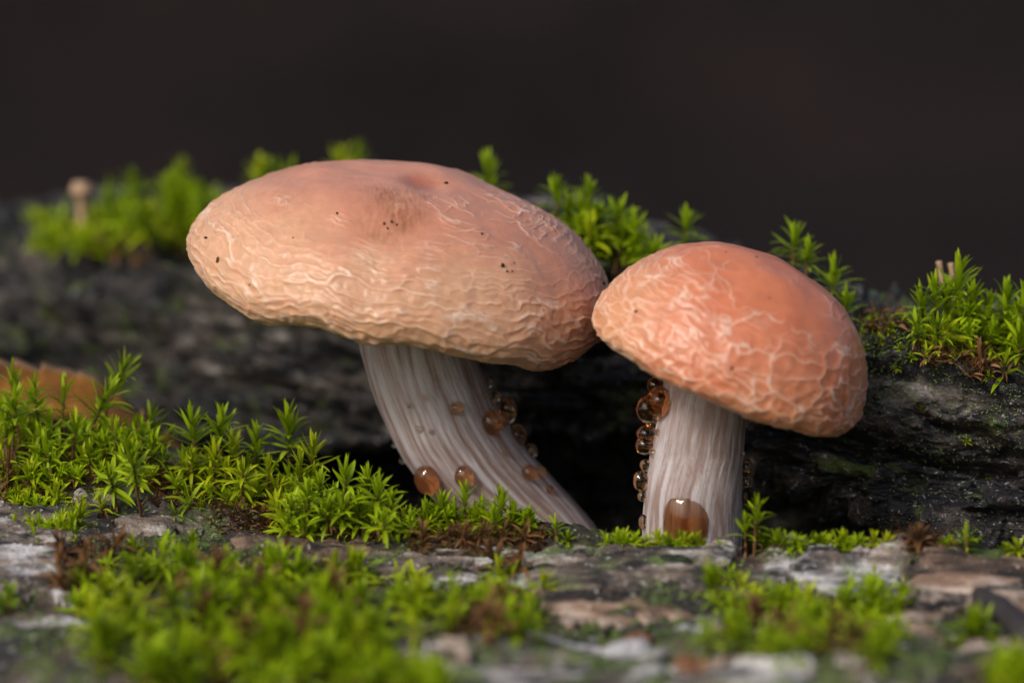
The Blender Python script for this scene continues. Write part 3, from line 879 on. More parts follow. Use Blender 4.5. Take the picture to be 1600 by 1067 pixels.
def shoot_layout(r, H, L, n, dead=6, open_=1.0):
    """list of (leaf index, is_dead, position z, azimuth, lean, length)"""
    out = []
    span = max(min(H * 0.9, L * 0.95), H * 0.48)
    for i in range(n):
        k = i / max(1, n - 1)
        az = i * 2.39996 + r.normal(0, 0.25)
        lean = math.radians(lerp(98, 5, k ** 0.85) * open_ + r.normal(0, 10))
        ln = 1.3 * L * lerp(1.0, 0.62, k ** 2) * r.uniform(0.8, 1.15) * (0.8 if k < 0.12 else 1)
        var = int(r.choice([1, 2, 3, 4]) if k < 0.75 else r.choice([0, 0, 1, 4]))
        out.append((var, False, H - span * (1 - k), az, lean, ln))
    for i in range(dead):
        out.append((int(r.choice([2, 3, 5])), True, max(0.1, H * r.uniform(0.05, 0.55)), r.uniform(0, 6.28), math.radians(r.uniform(60, 125)), L * r.uniform(0.5, 0.85)))
    return out

def leaf_matrix(zpos, az, lean, ln):
    ca, sa = math.cos(az), math.sin(az); cl, sl = math.cos(lean), math.sin(lean)
    Rz = np.array([[ca, -sa, 0], [sa, ca, 0], [0, 0, 1]])
    Ry = np.array([[cl, 0, sl], [0, 1, 0], [-sl, 0, cl]])
    R = Rz @ Ry * ln
    return R, np.array([ca * 0.12, sa * 0.12, zpos])

def stem_geom(H, r0=0.28, r1=0.16, n=6, seg=5):
    th = np.linspace(0, 2 * math.pi, n, endpoint=False)
    V = []
    for i in range(seg + 1):
        t = i / seg
        for a in th:
            V.append([lerp(r0, r1, t) * math.cos(a), lerp(r0, r1, t) * math.sin(a), t * H])
    V = np.array(V).reshape(seg + 1, n, 3).transpose(1, 0, 2).reshape(-1, 3)
    return V, grid_faces(n, seg + 1, True)[:, ::-1]

def shoot_mesh(r, H, L, n, green, dead=6, open_=1.0):
    VV, FF, CC, MI = [], [], [], []
    off = 0
    for (var, isd, zp, az, lean, ln) in shoot_layout(r, H, L, n, dead, open_):
        v, f, c = LEAVES[var]
        R, t = leaf_matrix(zp, az, lean, ln)
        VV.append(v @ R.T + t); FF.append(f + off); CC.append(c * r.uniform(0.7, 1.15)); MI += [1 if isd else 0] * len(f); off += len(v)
    v, f = stem_geom(H)
    VV.append(v); FF.append(f + off); CC.append(np.full((len(v), 3), 0.2)); MI += [1] * len(f)
    return make_mesh('moss_shoot', np.concatenate(VV), np.concatenate(FF), [green, M_DEAD], True, np.clip(np.concatenate(CC), 0, 1), MI)

sr = np.random.default_rng(42)
VARIANTS = {}
for H, key in ((3.0, 'short'), (5.5, 'mid'), (8.5, 'tall')):
    VARIANTS[key] = [(H, shoot_mesh(sr, H, 3.4, nl, mt, dd, op)) for nl, mt, dd, op in
                     ((22, M_MOSS, 5, 1.0), (26, M_MOSS, 6, 0.85), (20, M_MOSS, 4, 1.12), (26, M_MOSS, 8, 0.7), (22, M_MOSS_YEL, 6, 1.0), (24, M_MOSS, 5, 0.95))]

def place_axis(o, B, zdir, spin, s):
    Fm = frame_from(zdir)
    Rz = np.array([[math.cos(spin), -math.sin(spin), 0], [math.sin(spin), math.cos(spin), 0], [0, 0, 1]])
    R = Fm @ Rz
    m = Matrix(((R[0, 0] * s, R[0, 1] * s, R[0, 2] * s, B[0] * MM), (R[1, 0] * s, R[1, 1] * s, R[1, 2] * s, B[1] * MM), (R[2, 0] * s, R[2, 1] * s, R[2, 2] * s, B[2] * MM), (0, 0, 0, 1)))
    o.matrix_world = m
    return m

STEM_ME = {}
def hero_shoot(cx, cy, bx, by, Lpx, label, group, trees, n=27, green=None, dead=4, open_=1.0, dY=0.0):
    """a moss shoot whose stem and leaves are separate pieces; cx, cy: rosette centre, bx, by: foot, in photo pixels"""
    green = green or M_MOSS
    h = None; q = by
    while h is None and q < by + 120:
        h = cast(trees, bx, q); q += 6
    B = np.array(h[0]) - np.array([0, 0, 0.4])
    T = at(cx, cy, B[1] + dY)
    ax = T - B; H = np.linalg.norm(ax)
    pxmm = 0.1 * (DIST + B[1]) / DIST
    L = Lpx * pxmm
    top = H + 0.15 * L
    root = empty('moss_shoot', B)
    tag(root, label, 'moss', group)
    Fm = frame_from(ax)
    Hs = max(1.2, round(top * 2) / 2)
    if Hs not in STEM_ME:
        v, f = stem_geom(Hs)
        STEM_ME[Hs] = make_mesh('stem', v, f, [M_DEAD], True, np.full((len(v), 3), 0.25))
    so_ = link('stem', STEM_ME[Hs], root)
    R4 = lambda R, t: Matrix(((*R[0], t[0] * MM), (*R[1], t[1] * MM), (*R[2], t[2] * MM), (0, 0, 0, 1)))
    so_.matrix_basis = R4(Fm, (0, 0, 0))
    for (var, isd, zp, az, lean, ln) in shoot_layout(rng, top, L, n, dead, open_):
        lo = link('leaf', LEAF_ME[M_DEAD.name if isd else green.name][var], root)
        R, t = leaf_matrix(zp, az, lean, ln)
        lo.matrix_basis = R4(Fm @ R, Fm @ t)
    return root

def simple_shoot(bx, by, hpx, lean, label, group, trees, scale=1.0, kind=None):
    h = cast(trees, bx, by)
    if h is None: return None
    B = np.array(h[0]) - np.array([0, 0, 0.3])
    pxmm = 0.1 * (DIST + B[1]) / DIST
    Hm = hpx * pxmm
    key = 'short' if Hm < 4 else ('mid' if Hm < 7.2 else 'tall')
    Hv, me = VARIANTS[key][int(rng.integers(0, 6))] if kind is None else VARIANTS[key][kind]
    s = float(np.clip(Hm / Hv, 0.55, 1.35)) * scale
    o = link('moss_shoot', me)
    zdir = np.array([lean + rng.normal(0, 0.22), -0.25 + rng.normal(0, 0.22), 1.0])
    place_axis(o, B, zdir, rng.uniform(0, 6.28), s)
    tag(o, label, 'moss', group)
    return o

TT = [T_FRONT, T_REAR]
TF = [T_FRONT]
TR = [T_REAR]
# --- sharp shoots on the ledge in front of the dead leaf
gA = 'moss on the ledge by the dead leaf'
hero_shoot(192, 578, 150, 668, 40, 'tallest green moss shoot, leaning away over the brown dead leaf', gA, TF, 22, dY=1)
hero_shoot(166, 618, 128, 700, 42, 'leafy green moss shoot leaning just below the tallest one by the dead leaf', gA, TF, 26)
hero_shoot(72, 700, 82, 750, 42, 'open star shaped moss shoot on the bare dark soil below the dead leaf', gA, TF, 18, open_=1.15)
hero_shoot(118, 668, 110, 735, 38, 'moss shoot above the yellow capsule below the dead leaf', gA, TF, 18, open_=1.1)
hero_shoot(22, 630, 18, 725, 42, 'bushy light green moss shoot in front of the dead leaf', gA, TF, 28)
lab = 'green moss shoot growing close against the brown dead leaf'
for a in [(100, 610, 95, 700, 34), (20, 590, 30, 700, 34), (55, 605, 60, 700, 30), (236, 655, 228, 712, 32), (8, 660, 10, 735, 32)]:
    hero_shoot(*a, lab, gA, TF, 20, dY=3)
lab = 'small moss shoot in the dense turf between dead leaf and brown tufts'
for a in [(162, 692, 165, 740, 28), (196, 690, 195, 735, 28), (182, 672, 180, 730, 26), (238, 692, 238, 740, 30), (210, 705, 212, 745, 26), (140, 705, 142, 750, 26), (255, 715, 255, 750, 24), (222, 672, 222, 725, 26)]:
    hero_shoot(*a, lab, gA, TF, 20)
hero_shoot(205, 705, 222, 812, 34, 'tall dark green moss shoot standing alone on the bark edge before the turf', gA, TF, 34, open_=0.75, dY=-8)
hero_shoot(172, 745, 185, 795, 34, 'leafy moss shoot beside the tall dark one on the bark edge', gA, TF, 24, dY=-3)
hero_shoot(12, 728, 12, 768, 38, 'brown withered moss rosette beside the open star shaped shoot', gA, TF, 14, M_DEAD, 4, 1.1)
# --- clump between the dead leaf and the stem
gB = 'moss clump between the dead leaf and the leaning stem'
hero_shoot(300, 668, 310, 735, 44, 'broad moss tuft with upright leaves next to the dead leaf tip', gB, TF, 26, open_=0.85)
hero_shoot(345, 662, 340, 735, 40, 'dark green upright moss tuft behind the yellow green cluster', gB, TF, 26, open_=0.75)
hero_shoot(450, 665, 452, 748, 46, 'large moss shoot with curling leaves rising against the dark crack', gB, TF, 26, open_=0.9)
hero_shoot(380, 738, 378, 792, 36, 'low yellow green moss star facing out of the clump', gB, TF, 18, M_MOSS_YEL, open_=1.1, dY=-4)
hero_shoot(400, 690, 398, 765, 38, 'upright moss shoot in the middle of the clump beside the low star', gB, TF, 24)
lab = 'yellow green moss shoot crowded in the clump before the dark crack'
for a in [(335, 712, 335, 775, 36), (362, 690, 365, 765, 32), (355, 735, 350, 785, 30), (420, 730, 420, 785, 28), (488, 702, 484, 775, 36), (468, 728, 468, 790, 32), (300, 715, 300, 770, 28)]:
    hero_shoot(*a, lab, gB, TF, 24, M_MOSS_YEL)
# --- clump at the corner before the stem
gC = 'moss clump at the foot of the leaning stem'
lab = 'green moss shoot in the clump beside the foot of the leaning stem'
for a in [(540, 745, 540, 822, 40), (482, 775, 482, 838, 38), (590, 768, 588, 838, 38), (512, 795, 512, 842, 34), (560, 798, 560, 842, 34), (455, 790, 455, 835, 32), (612, 785, 612, 840, 30), (535, 790, 536, 838, 34), (575, 750, 575, 815, 34), (450, 818, 450, 845, 28), (600, 815, 600, 846, 28), (500, 755, 500, 815, 30)]:
    hero_shoot(*a, lab, gC, TF, 22, dY=-2)
lab = 'short moss shoot in the row overlapping the foot of the leaning stem'
for a in [(690, 788, 690, 828, 32), (727, 775, 727, 820, 32), (782, 785, 780, 832, 34), (752, 795, 750, 830, 28), (665, 800, 665, 832, 28), (800, 800, 800, 835, 28), (710, 800, 712, 832, 28), (770, 808, 770, 838, 26), (640, 812, 640, 840, 28)]:
    hero_shoot(*a, lab, gC, TF, 22)
hero_shoot(868, 822, 868, 842, 22, 'lone little moss shoot between the two stems', gC, TF, 18)
# --- sharp clump on the rear log
gR = 'moss clump on top of the dark log'
hero_shoot(1497, 435, 1490, 525, 46, 'tallest leafy moss shoot of the clump on the dark log', gR, TR, 30, open_=0.85)
hero_shoot(1572, 470, 1566, 560, 42, 'upright tufted moss shoot beside the tallest one on the dark log', gR, TR, 28, open_=0.8)
hero_shoot(1570, 566, 1568, 592, 34, 'small star shaped moss shoot on the bark below the clump', gR, TR, 14, open_=1.15)
hero_shoot(1532, 548, 1532, 575, 30, 'dry brown moss rosette hanging below the clump on the dark log', gR, TR, 16, M_DEAD, 8, 1.1)
lab = 'green moss shoot crowded in the clump on top of the dark log'
for a in [(1440, 470, 1446, 535, 36), (1462, 455, 1462, 530, 36), (1480, 465, 1478, 530, 36), (1520, 465, 1515, 540, 36), (1545, 480, 1540, 545, 32), (1592, 530, 1592, 575, 42), (1590, 500, 1588, 560, 36), (1432, 508, 1436, 545, 30), (1465, 510, 1465, 550, 30), (1550, 520, 1548, 565, 30), (1600, 470, 1600, 550, 38)]:
    hero_shoot(*a, lab, gR, TR, 24)
# --- sprigs along the top of the rear log
gT = 'moss sprigs along the top edge of the dark log'
for a, lab in [((1240, 372, 1238, 440, 38), 'pale green moss sprig standing above the smaller cap, tallest there'), ((1302, 430, 1300, 492, 38), 'green moss sprig beside the far edge of the smaller cap'),
               ((1322, 470, 1322, 510, 32), 'low moss sprig on the bark beside the smaller cap'), ((1072, 352, 1072, 420, 36), 'moss sprig just above the top of the smaller cap'),
               ((920, 308, 922, 385, 38), 'tall blurred moss sprig behind the gap between the caps'), ((868, 298, 872, 375, 34), 'blurred moss sprig rising over the shoulder of the wide cap'),
               ((762, 264, 768, 350, 36), 'blurred moss sprig peeping over the wide cap nearest its bruised centre'), ((1262, 395, 1258, 450, 30), 'short moss sprig at the foot of the pale sprig above the smaller cap')]:
    hero_shoot(*a, lab, gT, TR, 26)
lab = 'blurred green moss shoot in the mound behind the wide cap'
gM = 'blurred moss mounds behind the caps'
for a in [(955, 345), (985, 370), (940, 360), (1000, 385), (930, 380), (900, 365), (965, 385), (890, 345), (1010, 405), (915, 345)]:
    simple_shoot(a[0], a[1] + 34, 55, 0, lab, gM, TR, 1.1)
lab = 'blurred green moss shoot in the mound beyond the outer end of the wide cap'
for k in range(32):
    px = rng.uniform(185, 400); top = 262 + 28 * abs((px - 270) / 130) ** 1.5 + rng.uniform(0, 60)
    simple_shoot(px, top + 82, 70, 0, lab if px > 300 else 'blurred moss shoot in the tallest mound beside the tan knob on the dark log', gM, TR, 1.15)
for px, py in [(410, 335), (430, 332), (450, 335), (425, 345), (545, 333), (530, 336)]:
    simple_shoot(px, py, 72 if px < 500 else 85, 0, 'blurred moss shoot just visible over the top of the wide cap', gM, TR, 1.1)
# --- blurred cushion in front
gE = 'blurred moss cushion on the front of the weathered log'
lab = 'blurred bright moss shoot in the big cushion on the front bark'
for k in range(84):
    px = rng.uniform(130, 600); py = rng.uniform(885, 1085)
    if ((px - 385) / 240) ** 2 + ((py - 985) / 105) ** 2 > 1.05: continue
    if py < 935: zl = 'blurred moss shoot on the upper fringe of the big cushion below the bark ledge'
    elif px < 250: zl = 'blurred moss shoot at the outer side of the big cushion near the dark lichen'
    elif px > 500: zl = 'blurred moss shoot at the side of the big cushion facing the pale bark'
    elif py > 1020: zl = 'blurred moss shoot on the lower fringe of the big front cushion'
    else: zl = 'blurred bright moss shoot in the thick middle of the big front cushion'
    simple_shoot(px, py + 12, rng.uniform(38, 62), 0, zl, gE, TF, 1.0)
lab = 'blurred moss shoot in the small patch on bark between cushion and pale plate'
for k in range(12):
    px, py = rng.uniform(610, 850), rng.uniform(915, 1000)
    simple_shoot(px, py + 8, rng.uniform(24, 45), 0, lab, gE, TF, 0.85)
lab = 'blurred moss shoot in the patch under the pale bark plates'
for k in range(28):
    px = rng.uniform(1115, 1395); py = rng.uniform(915, 1025) + 0.10 * (px - 1115) * 0.5
    zl = 'blurred moss shoot growing up against the pale bark plate edge' if py < 965 else ('blurred moss shoot low in the dark hollow under the pale plates' if px < 1270 else 'blurred moss shoot trailing towards the tan bark below the plates')
    simple_shoot(px, py + 8, rng.uniform(28, 52), 0, zl, gE, TF, 0.95)
lab = 'blurred moss shoot at the very foot of the weathered log front'
for px, py in [(545, 1075), (575, 1070), (610, 1078), (650, 1082), (690, 1085), (1575, 1078), (1598, 1082), (1590, 1060), (1525, 1005), (1515, 1012)]:
    simple_shoot(px, py, 40, 0, lab, gE, TF, 1.0)
lab = 'stubby yellow green moss shoot on the pale bark below the turf'
for k in range(6):
    px, py = rng.uniform(-10, 130), rng.uniform(745, 850)
    simple_shoot(px, py + 6, rng.uniform(20, 34), 0, lab, 'stubby moss on the pale bark', TF, 0.8, 4 if rng.random() < 0.5 else None)
for px, py in [(160, 800), (110, 830), (120, 845), (250, 860), (210, 870), (300, 862), (280, 815), (15, 940), (10, 955)]:
    simple_shoot(px, py, 28, 0, lab, 'stubby moss on the pale bark', TF, 0.8)
# --- withered brown shoots among the green
DEAD_VAR = [shoot_mesh(sr, 4.0, 3.2, nl, M_DEAD, 6, op) for nl, op in ((16, 0.9), (18, 1.15), (14, 0.7))]
def withered(px, py, s_, lab):
    h = cast(TF, px, py)
    if h is None: return
    o = link('withered_moss_shoot', DEAD_VAR[int(rng.integers(0, 3))])
    place_axis(o, np.array(h[0]) - np.array([0, 0, 0.2]), np.array([rng.normal(0, .4), -0.35, 1.0]), rng.uniform(0, 6.28), s_)
    tag(o, lab, 'moss', 'withered brown moss shoots')
for px, py in [(330, 925), (420, 950), (300, 985), (470, 1000), (380, 1030), (520, 960), (240, 960), (420, 905)]:
    withered(px, py, 1.25, 'withered brown moss shoot inside the big green front cushion')
for px, py in [(110, 880), (135, 900), (150, 925), (120, 940), (165, 870), (95, 910)]:
    withered(px, py, 1.0, 'withered brown moss shoot on bark beside the big front cushion')
for px, py in [(735, 985), (790, 965), (700, 995), (765, 1000), (810, 905), (785, 890)]:
    withered(px, py, 1.0, 'withered brown moss shoot beside the pale bark plate')
for px, py in [(1180, 985), (1240, 1000), (1290, 1010), (1340, 1015), (1210, 1020)]:
    withered(px, py, 1.0, 'withered brown moss shoot in the hollow under the pale plates')
for px, py in [(690, 846), (720, 850), (745, 846), (780, 850), (660, 850), (820, 852), (1440, 856), (1420, 852)]:
    withered(px, py, 0.7, 'small withered moss shoot on the ridge of the weathered log')
# --- little row along the ridge of the front log
gG = 'little moss shoots along the ridge of the weathered log'
hero_shoot(1182, 795, 1178, 852, 28, 'upright moss shoot right beside the foot of the upright stem', gG, TF, 24, open_=0.95)
hero_shoot(1165, 820, 1165, 856, 26, 'lower moss shoot leaning on the one beside the foot of the upright stem', gG, TF, 20)
hero_shoot(1510, 838, 1510, 862, 26, 'lone bright moss shoot under the overhang of the dark log', gG, TF, 20)
lab = 'tiny moss shoot along the ridge before the upright stem'
for px, py in [(960, 846), (975, 850), (990, 852), (1010, 852), (1030, 853), (1045, 855), (1062, 853), (1080, 855), (1095, 856), (1110, 854), (1130, 855), (1145, 857), (1195, 856), (1215, 853), (1228, 855), (1245, 853)]:
    simple_shoot(px, py, rng.uniform(16, 26), 0, lab, gG, TF, 0.75)
lab = 'tiny moss shoot along the ridge under the dark overhang'
for px, py in [(1275, 852), (1290, 850), (1305, 853), (1345, 853), (1365, 852), (1380, 855), (1590, 864), (1570, 866), (885, 845), (1480, 858)]:
    simple_shoot(px, py, rng.uniform(16, 26), 0, lab, gG, TF, 0.75)
lab = 'tiny green moss plant rooted on the dark bark face'
for px, py in [(1442, 640), (1405, 545), (1370, 500), (1390, 512), (1352, 545), (1510, 690), (1470, 718), (1345, 640), (1540, 745), (1400, 575), (1545, 590), (1425, 560), (1375, 535), (1355, 505)]:
    simple_shoot(px, py, rng.uniform(10, 16), 0, lab, 'tiny plants on the dark bark', TR, 0.5)

# ------------------------------------------------------------------ stuff: brown dead moss litter, lichen crumbs
def scatter_strips(name, regions, trees, mat, label, cat, Lr, seed, up=0.6):
    r = np.random.default_rng(seed)
    VV, FF, CC, off = [], [], [], 0
    for (x0, x1, y0, y1, n) in regions:
        for _ in range(n):
            h = cast(trees, r.uniform(x0, x1), r.uniform(y0, y1))
            if h is None: continue
            v, f, c = LEAVES[int(r.integers(0, 6))]
            Fm = frame_from(np.array([r.normal(0, 1), r.normal(0, 1), up + abs(r.normal(0, 0.5))]))
            VV.append((v @ Fm.T) * r.uniform(*Lr) + np.array(h[0]) - np.array([0, 0, 0.25])); FF.append(f + off); CC.append(np.clip(c * r.uniform(0.2, 1.5), 0, 1)); off += len(v)
    o = link(name, make_mesh(name, np.concatenate(VV), np.concatenate(FF), [mat], True, np.concatenate(CC)))
    return tag(o, label, cat, None, 'stuff')

scatter_strips('dead_moss_litter', [(240, 330, 735, 790, 420), (330, 480, 775, 835, 420), (640, 860, 828, 870, 520), (0, 260, 655, 700, 500), (0, 260, 700, 770, 800), (0, 120, 740, 800, 200), (95, 230, 850, 960, 420), (300, 580, 870, 1060, 420), (700, 830, 880, 990, 320), (1120, 1400, 930, 1030, 260), (1380, 1480, 835, 862, 200), (380, 440, 800, 850, 160), (500, 620, 820, 850, 160)],
               TF, M_DEAD, 'brown dead moss litter scattered over the weathered log', 'dead moss', (1.2, 2.8), 900)
scatter_strips('dead_moss_tuft', [(1450, 1570, 515, 570, 420), (1340, 1420, 488, 520, 120), (1510, 1550, 545, 590, 160), (190, 380, 335, 380, 160)],
               TR, M_DEAD, 'brown dead moss under the clump on the dark log', 'dead moss', (1.6, 3.4), 901)
scatter_strips('green_moss_turf', [(0, 260, 650, 700, 380), (0, 260, 690, 750, 500), (290, 490, 745, 800, 300), (440, 640, 790, 845, 420), (650, 820, 812, 840, 260), (150, 590, 890, 1067, 900), (610, 840, 920, 1000, 260), (1120, 1390, 920, 1030, 420), (950, 1330, 846, 860, 200)],
               TF, M_MOSS, 'low green moss turf between the shoots on the weathered log', 'moss', (1.2, 2.8), 902, 1.0)
scatter_strips('thin_green_moss', [(1340, 1440, 490, 560, 60), (60, 400, 335, 400, 500), (880, 1010, 390, 420, 160), (1420, 1600, 500, 560, 260)],
               TR, M_MOSS, 'thin green moss carpet on top of the dark log', 'moss', (1.0, 2.6), 903, 1.0)

def scatter_rosettes(name, regions, trees, label, seed):
    """dense low turf between the shoots one can tell apart"""
    r = np.random.default_rng(seed)
    VV, FF, CC, MI, off = [], [], [], [], 0
    for (x0, x1, y0, y1, n, L, hh) in regions:
        for _ in range(n):
            h = cast(trees, r.uniform(x0, x1), r.uniform(y0, y1))
            if h is None: continue
            Hs = hh * r.uniform(0.5, 1.2)
            Fm = frame_from(np.array([r.normal(0, 0.3), -0.35 + r.normal(0, 0.3), 1.0]))
            yel = r.random() < 0.28; tone = r.uniform(0.15, 1.15); n_leaf = int(r.integers(9, 18)); op = r.uniform(0.7, 1.15)
            for (var, isd, zp, az, lean, ln) in shoot_layout(r, Hs, L * r.uniform(0.6, 1.3), n_leaf, 6, op):
                v, f, c = LEAVES[var]
                R, t = leaf_matrix(zp, az, lean, ln)
                VV.append((v @ R.T + t) @ Fm.T + np.array(h[0]) - np.array([0, 0, 0.3])); FF.append(f + off); CC.append(np.clip(c * tone, 0, 1)); off += len(v)
                MI += [2 if isd else (1 if yel else 0)] * len(f)
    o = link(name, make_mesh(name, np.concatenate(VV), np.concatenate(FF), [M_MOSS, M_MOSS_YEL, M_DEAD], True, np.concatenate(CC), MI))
    return tag(o, label, 'moss', None, 'stuff')
scatter_rosettes('moss_carpet', [(-20, 270, 650, 700, 40, 2.6, 4.5), (-20, 270, 690, 765, 50, 2.6, 3.2), (280, 500, 735, 795, 34, 2.6, 3.4), (430, 640, 785, 846, 40, 2.8, 3.2), (640, 830, 815, 840, 22, 2.2, 2.4),
                                 (130, 590, 890, 1075, 80, 2.6, 3.0), (600, 850, 905, 1000, 34, 2.2, 2.4), (1120, 1400, 910, 1030, 50, 2.4, 2.8), (930, 1330, 846, 862, 24, 1.6, 1.6), (0, 130, 745, 860, 55, 1.8, 1.8),
                                 (520, 700, 1040, 1090, 30, 2.4, 2.4), (1540, 1640, 1040, 1090, 25, 2.4, 2.4)],
                 TF, 'dense green moss carpet filling between the shoots on the weathered log', 910)
scatter_rosettes('moss_fringe', [(1440, 1620, 505, 565, 44, 2.8, 4.0), (1345, 1420, 492, 530, 8, 1.0, 0.8), (880, 1020, 385, 425, 26, 2.6, 4.0), (180, 400, 335, 375, 50, 3.0, 5.0), (50, 190, 345, 400, 44, 2.6, 3.0)],
                 TR, 'dense green moss fringe along the top of the dark log', 911)

def scatter_crumbs(name, regions, trees, label, seed, size=(0.18, 0.55)):
    r = np.random.default_rng(seed)
    octv = np.array([[1, 0, 0], [-1, 0, 0], [0, 1, 0], [0, -1, 0], [0, 0, .7], [0, 0, -.5], [.7, .7, .2], [-.7, .6, .1]], float)
    octf = np.array([[0, 6, 4], [6, 2, 4], [2, 7, 4], [7, 1, 4], [1, 3, 4], [3, 0, 4], [6, 0, 5], [2, 6, 5], [7, 2, 5], [1, 7, 5], [3, 1, 5], [0, 3, 5]])
    VV, FF, CC, off = [], [], [], 0
    for (x0, x1, y0, y1, n) in regions:
        cl = [(r.uniform(x0, x1), r.uniform(y0, y1), r.uniform(6, 26)) for _ in range(max(3, n // 25))]
        for _ in range(n):
            c = cl[int(r.integers(0, len(cl)))]
            h = cast(trees, r.normal(c[0], c[2] * 1.5), r.normal(c[1], c[2]))
            if h is None: continue
            s = r.uniform(*size)
            v = octv * (s * r.uniform(0.6, 1.4, (8, 1)))
            a = r.uniform(0, 6.28); Rz = np.array([[math.cos(a), -math.sin(a), 0], [math.sin(a), math.cos(a), 0], [0, 0, 1]])
            VV.append(v @ Rz.T + np.array(h[0])); FF.append(octf + off); CC.append(np.full((8, 3), r.uniform(0, 1.2))); off += 8
    o = link(name, make_mesh(name, np.concatenate(VV), np.concatenate(FF), [M_LICHEN], False, np.clip(np.concatenate(CC), 0, 1)))
    return tag(o, label, 'lichen', None, 'stuff')
scatter_crumbs('lichen_crumbs', [(0, 640, 770, 900, 1100), (0, 260, 850, 1067, 700), (600, 1100, 850, 1067, 1400), (1050, 1600, 960, 1067, 1400), (1100, 1600, 845, 960, 400)], TF, 'pale green lichen crumbs over the weathered log', 950, (0.12, 0.45))
scatter_crumbs('lichen_dust', [(1330, 1600, 490, 640, 1500), (1330, 1600, 600, 720, 500), (1250, 1600, 640, 830, 250), (0, 560, 380, 660, 300), (740, 1010, 570, 640, 200)], TR, 'fine green lichen dust on the dark log', 951, (0.04, 0.24))

# ------------------------------------------------------------------ small finds: dead leaf, capsule, twig, tan stalks, dark pad
def dead_leaf():
    nu, nv = 120, 16
    topc = [(-120, 560), (-40, 562), (0, 563), (60, 572), (110, 577), (150, 590), (190, 620), (225, 648), (255, 675), (285, 700)]
    botc = [(-120, 640), (0, 690), (100, 715), (200, 725), (260, 720), (290, 706)]
    V, mi = [], []
    pxs = np.linspace(-120, 286, nu)
    for i, px in enumerate(pxs):
        tooth = ((px + 20 + 9 * math.sin(px / 37.0)) % 47) / 47.0
        pt = interp(px, topc)
        pb = interp(px, botc)
        for j in range(nv):
            q = j / (nv - 1)
            Yv = lerp(29, 16, q) - 3.5 * math.sin(q * math.pi) + 1.2 * float(vnoise(px / 30, q * 3, 1, 4)) - 0.02 * px
            V.append(at(px - 10 * q, lerp(pt, pb, q) + (8 + 5 * math.sin(px / 29.0)) * (tooth - 0.5) * max(0.0, 1 - q / 0.22), Yv))
    V = np.array(V)
    F = grid_faces(nu, nv)
    me = make_mesh('dead_leaf', V, F, [M_DEADLEAF, M_LEAFEDGE], True, None, [1 if (k % (nv - 1)) == 0 else 0 for k in range(len(F))])
    o = link('dead_leaf', me)
    so2 = o.modifiers.new('thickness', 'SOLIDIFY'); so2.thickness = 0.0003
    tag(o, 'curled brown dead leaf with toothed edge lying behind the moss', 'leaf')
    # veins as a part
    VV, FF, off = [], [], 0
    for k in range(9):
        i0 = 8 + k * 12
        pts = [V[min(nu - 1, i0 + 5 - int(j * 0.8)) * nv + j] + np.array([0, -0.25, 0.1]) for j in range(nv)]
        for p in pts:
            VV += [p + [0.07, 0.2, 0], p + [-0.07, 0.2, 0], p + [0, 0.1, 0]]
        g = grid_faces(3, nv, True)
        for j in range(nv - 1):
            for a in range(3):
                b = (a + 1) % 3
                FF.append([off + j * 3 + a, off + j * 3 + b, off + j * 3 + 3 + b, off + j * 3 + 3 + a])
        off += nv * 3
    link('vein', make_mesh('vein', np.array(VV), np.array(FF), [M_DEADLEAF]), o)
dead_leaf()

def tube(name, pts, radii, mat, n=14):
    C = np.array(pts, float); t = np.linspace(0, 1, len(C)); tt = np.linspace(0, 1, 28)
    cs = np.stack([np.interp(tt, t, C[:, k]) for k in range(3)], -1); rs = np.interp(tt, t, radii)
    tan = np.gradient(cs, axis=0); tan /= np.linalg.norm(tan, axis=1, keepdims=True)
    ex = np.cross(tan, [0.1, 1, 0.2]); ex /= np.linalg.norm(ex, axis=1, keepdims=True); ey = np.cross(ex, tan)
    th = np.linspace(0, 2 * math.pi, n, endpoint=False)
    P = cs[None] + (ex[None] * np.cos(th)[:, None, None] + ey[None] * np.sin(th)[:, None, None]) * (rs[None, :, None] * (1 + 0.12 * fbm(np.cos(th)[:, None] * 2, np.sin(th)[:, None] * 2, tt[None, :] * 9, 3, 88))[..., None])
    rings = grid_faces(n, 28, True)
    V = np.concatenate([P.reshape(-1, 3), cs[:1], cs[-1:]])
    b = n * 28
    F = [tuple(f) for f in rings] + [(((k + 1) % n) * 28, k * 28, b) for k in range(n)] + [(k * 28 + 27, ((k + 1) % n) * 28 + 27, b + 1) for k in range(n)]
    return make_mesh(name, V, F, [mat])

def hit(px, py, trees=TT):
    h = cast(trees, px, py)
    return np.array(h[0]) if h else at(px, py, -40)

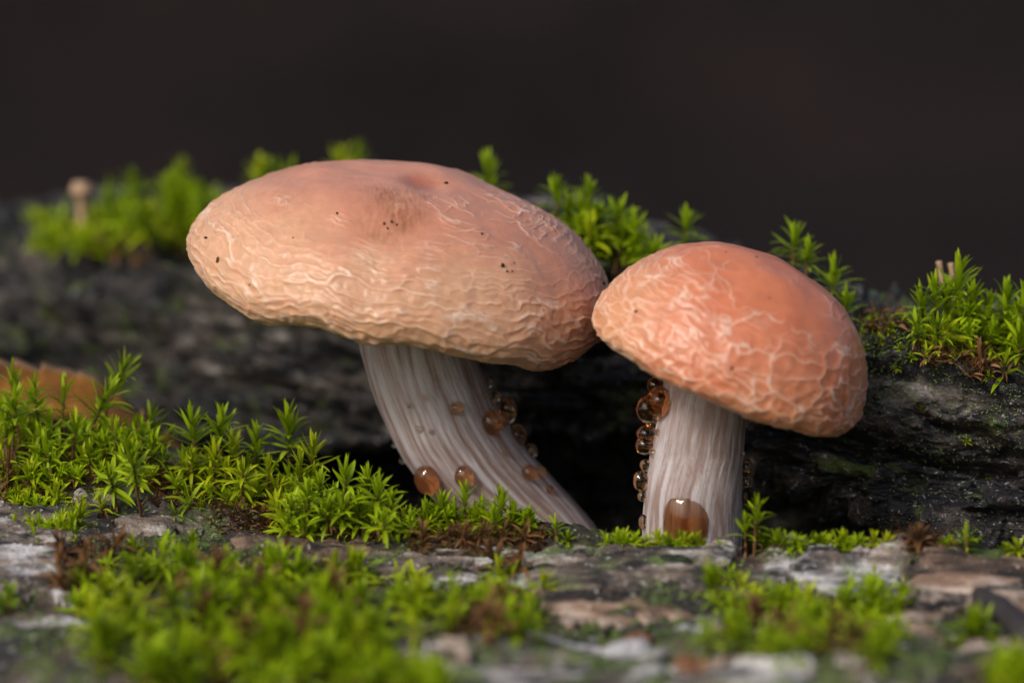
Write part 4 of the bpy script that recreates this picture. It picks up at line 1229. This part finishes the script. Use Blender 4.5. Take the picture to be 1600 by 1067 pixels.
b0, b1 = hit(1515, 935) + [0, 0, 1.0], hit(1610, 1010) + [0, -2, 1.6]
tag(link('twig', tube('twig', [b0, lerp(b0, b1, .5) + [0, 0, .8], b1], [1.3, 1.7, 1.9], M_TWIG)), 'short dark broken twig slanting across the pale tan bark', 'twig')
b0 = hit(122, 640); b0 = at(117, 640, b0[1] - 4)
tag(link('seed_capsule', tube('seed_capsule', [b0, b0 + [0.6, -.2, -.1], b0 + [1.4, -.5, -.25], b0 + [1.9, -.6, -.3]], [0.5, 0.85, 0.8, 0.35], M_SEED)), 'small yellow capsule under the moss shoot by the dead leaf', 'capsule')
for (px, py, qx, qy, lab) in [(1482, 440, 1467, 408, 'tan broken stalk poking up behind the tallest moss of the clump'), (1494, 440, 1486, 411, 'pinkish stub beside the tan stalk behind the clump')]:
    p0, p1 = at(px, py + 70, 9), at(qx, qy, 9)
    tag(link('dry_stalk', tube('dry_stalk', [p0, lerp(p0, p1, .6), p1], [0.3, 0.35, 0.5], M_TAN)), lab, 'stalk')
p0 = hit(128, 360, TR); p1 = at(127, 285, p0[1])
st_o = tag(link('tiny_fungus', tube('tiny_fungus', [p0, lerp(p0, p1, .7), lerp(p0, p1, .8), p1], [0.7, 1.0, 2.2, 1.5], M_TAN)), 'blurred tan knob on a stalk standing on the distant end of the dark log', 'fungus')
hp = hit(1052, 896, TF)
pad = link('dark_moss_pad', blob_mesh('dark_moss_pad', 30, 20, 0.4, 3, M_DARKPAD, (2.6, 1.8, 1.1)))
pad.location = Vector(hp + np.array([0, -0.6, 1.8])) * MM
tag(pad, 'dark green round pad sitting on the pale bark plate', 'moss')
for (px, py, s, lab) in [(1085, 1045, 3.0, 'rusty brown lump on the lowest bark'), (800, 880, 2.2, 'orange brown crust beside the pale bark plate'), (1000, 1000, 1.8, 'orange brown crust above the lowest bark plate')]:
    hp = hit(px, py, TF)
    o = link('brown_crust', blob_mesh('brown_crust', 24, 16, 0.6, s, M_SOIL_RED, (s, s * .8, s * .55))); o.location = Vector(hp) * MM
    tag(o, lab, 'crust')
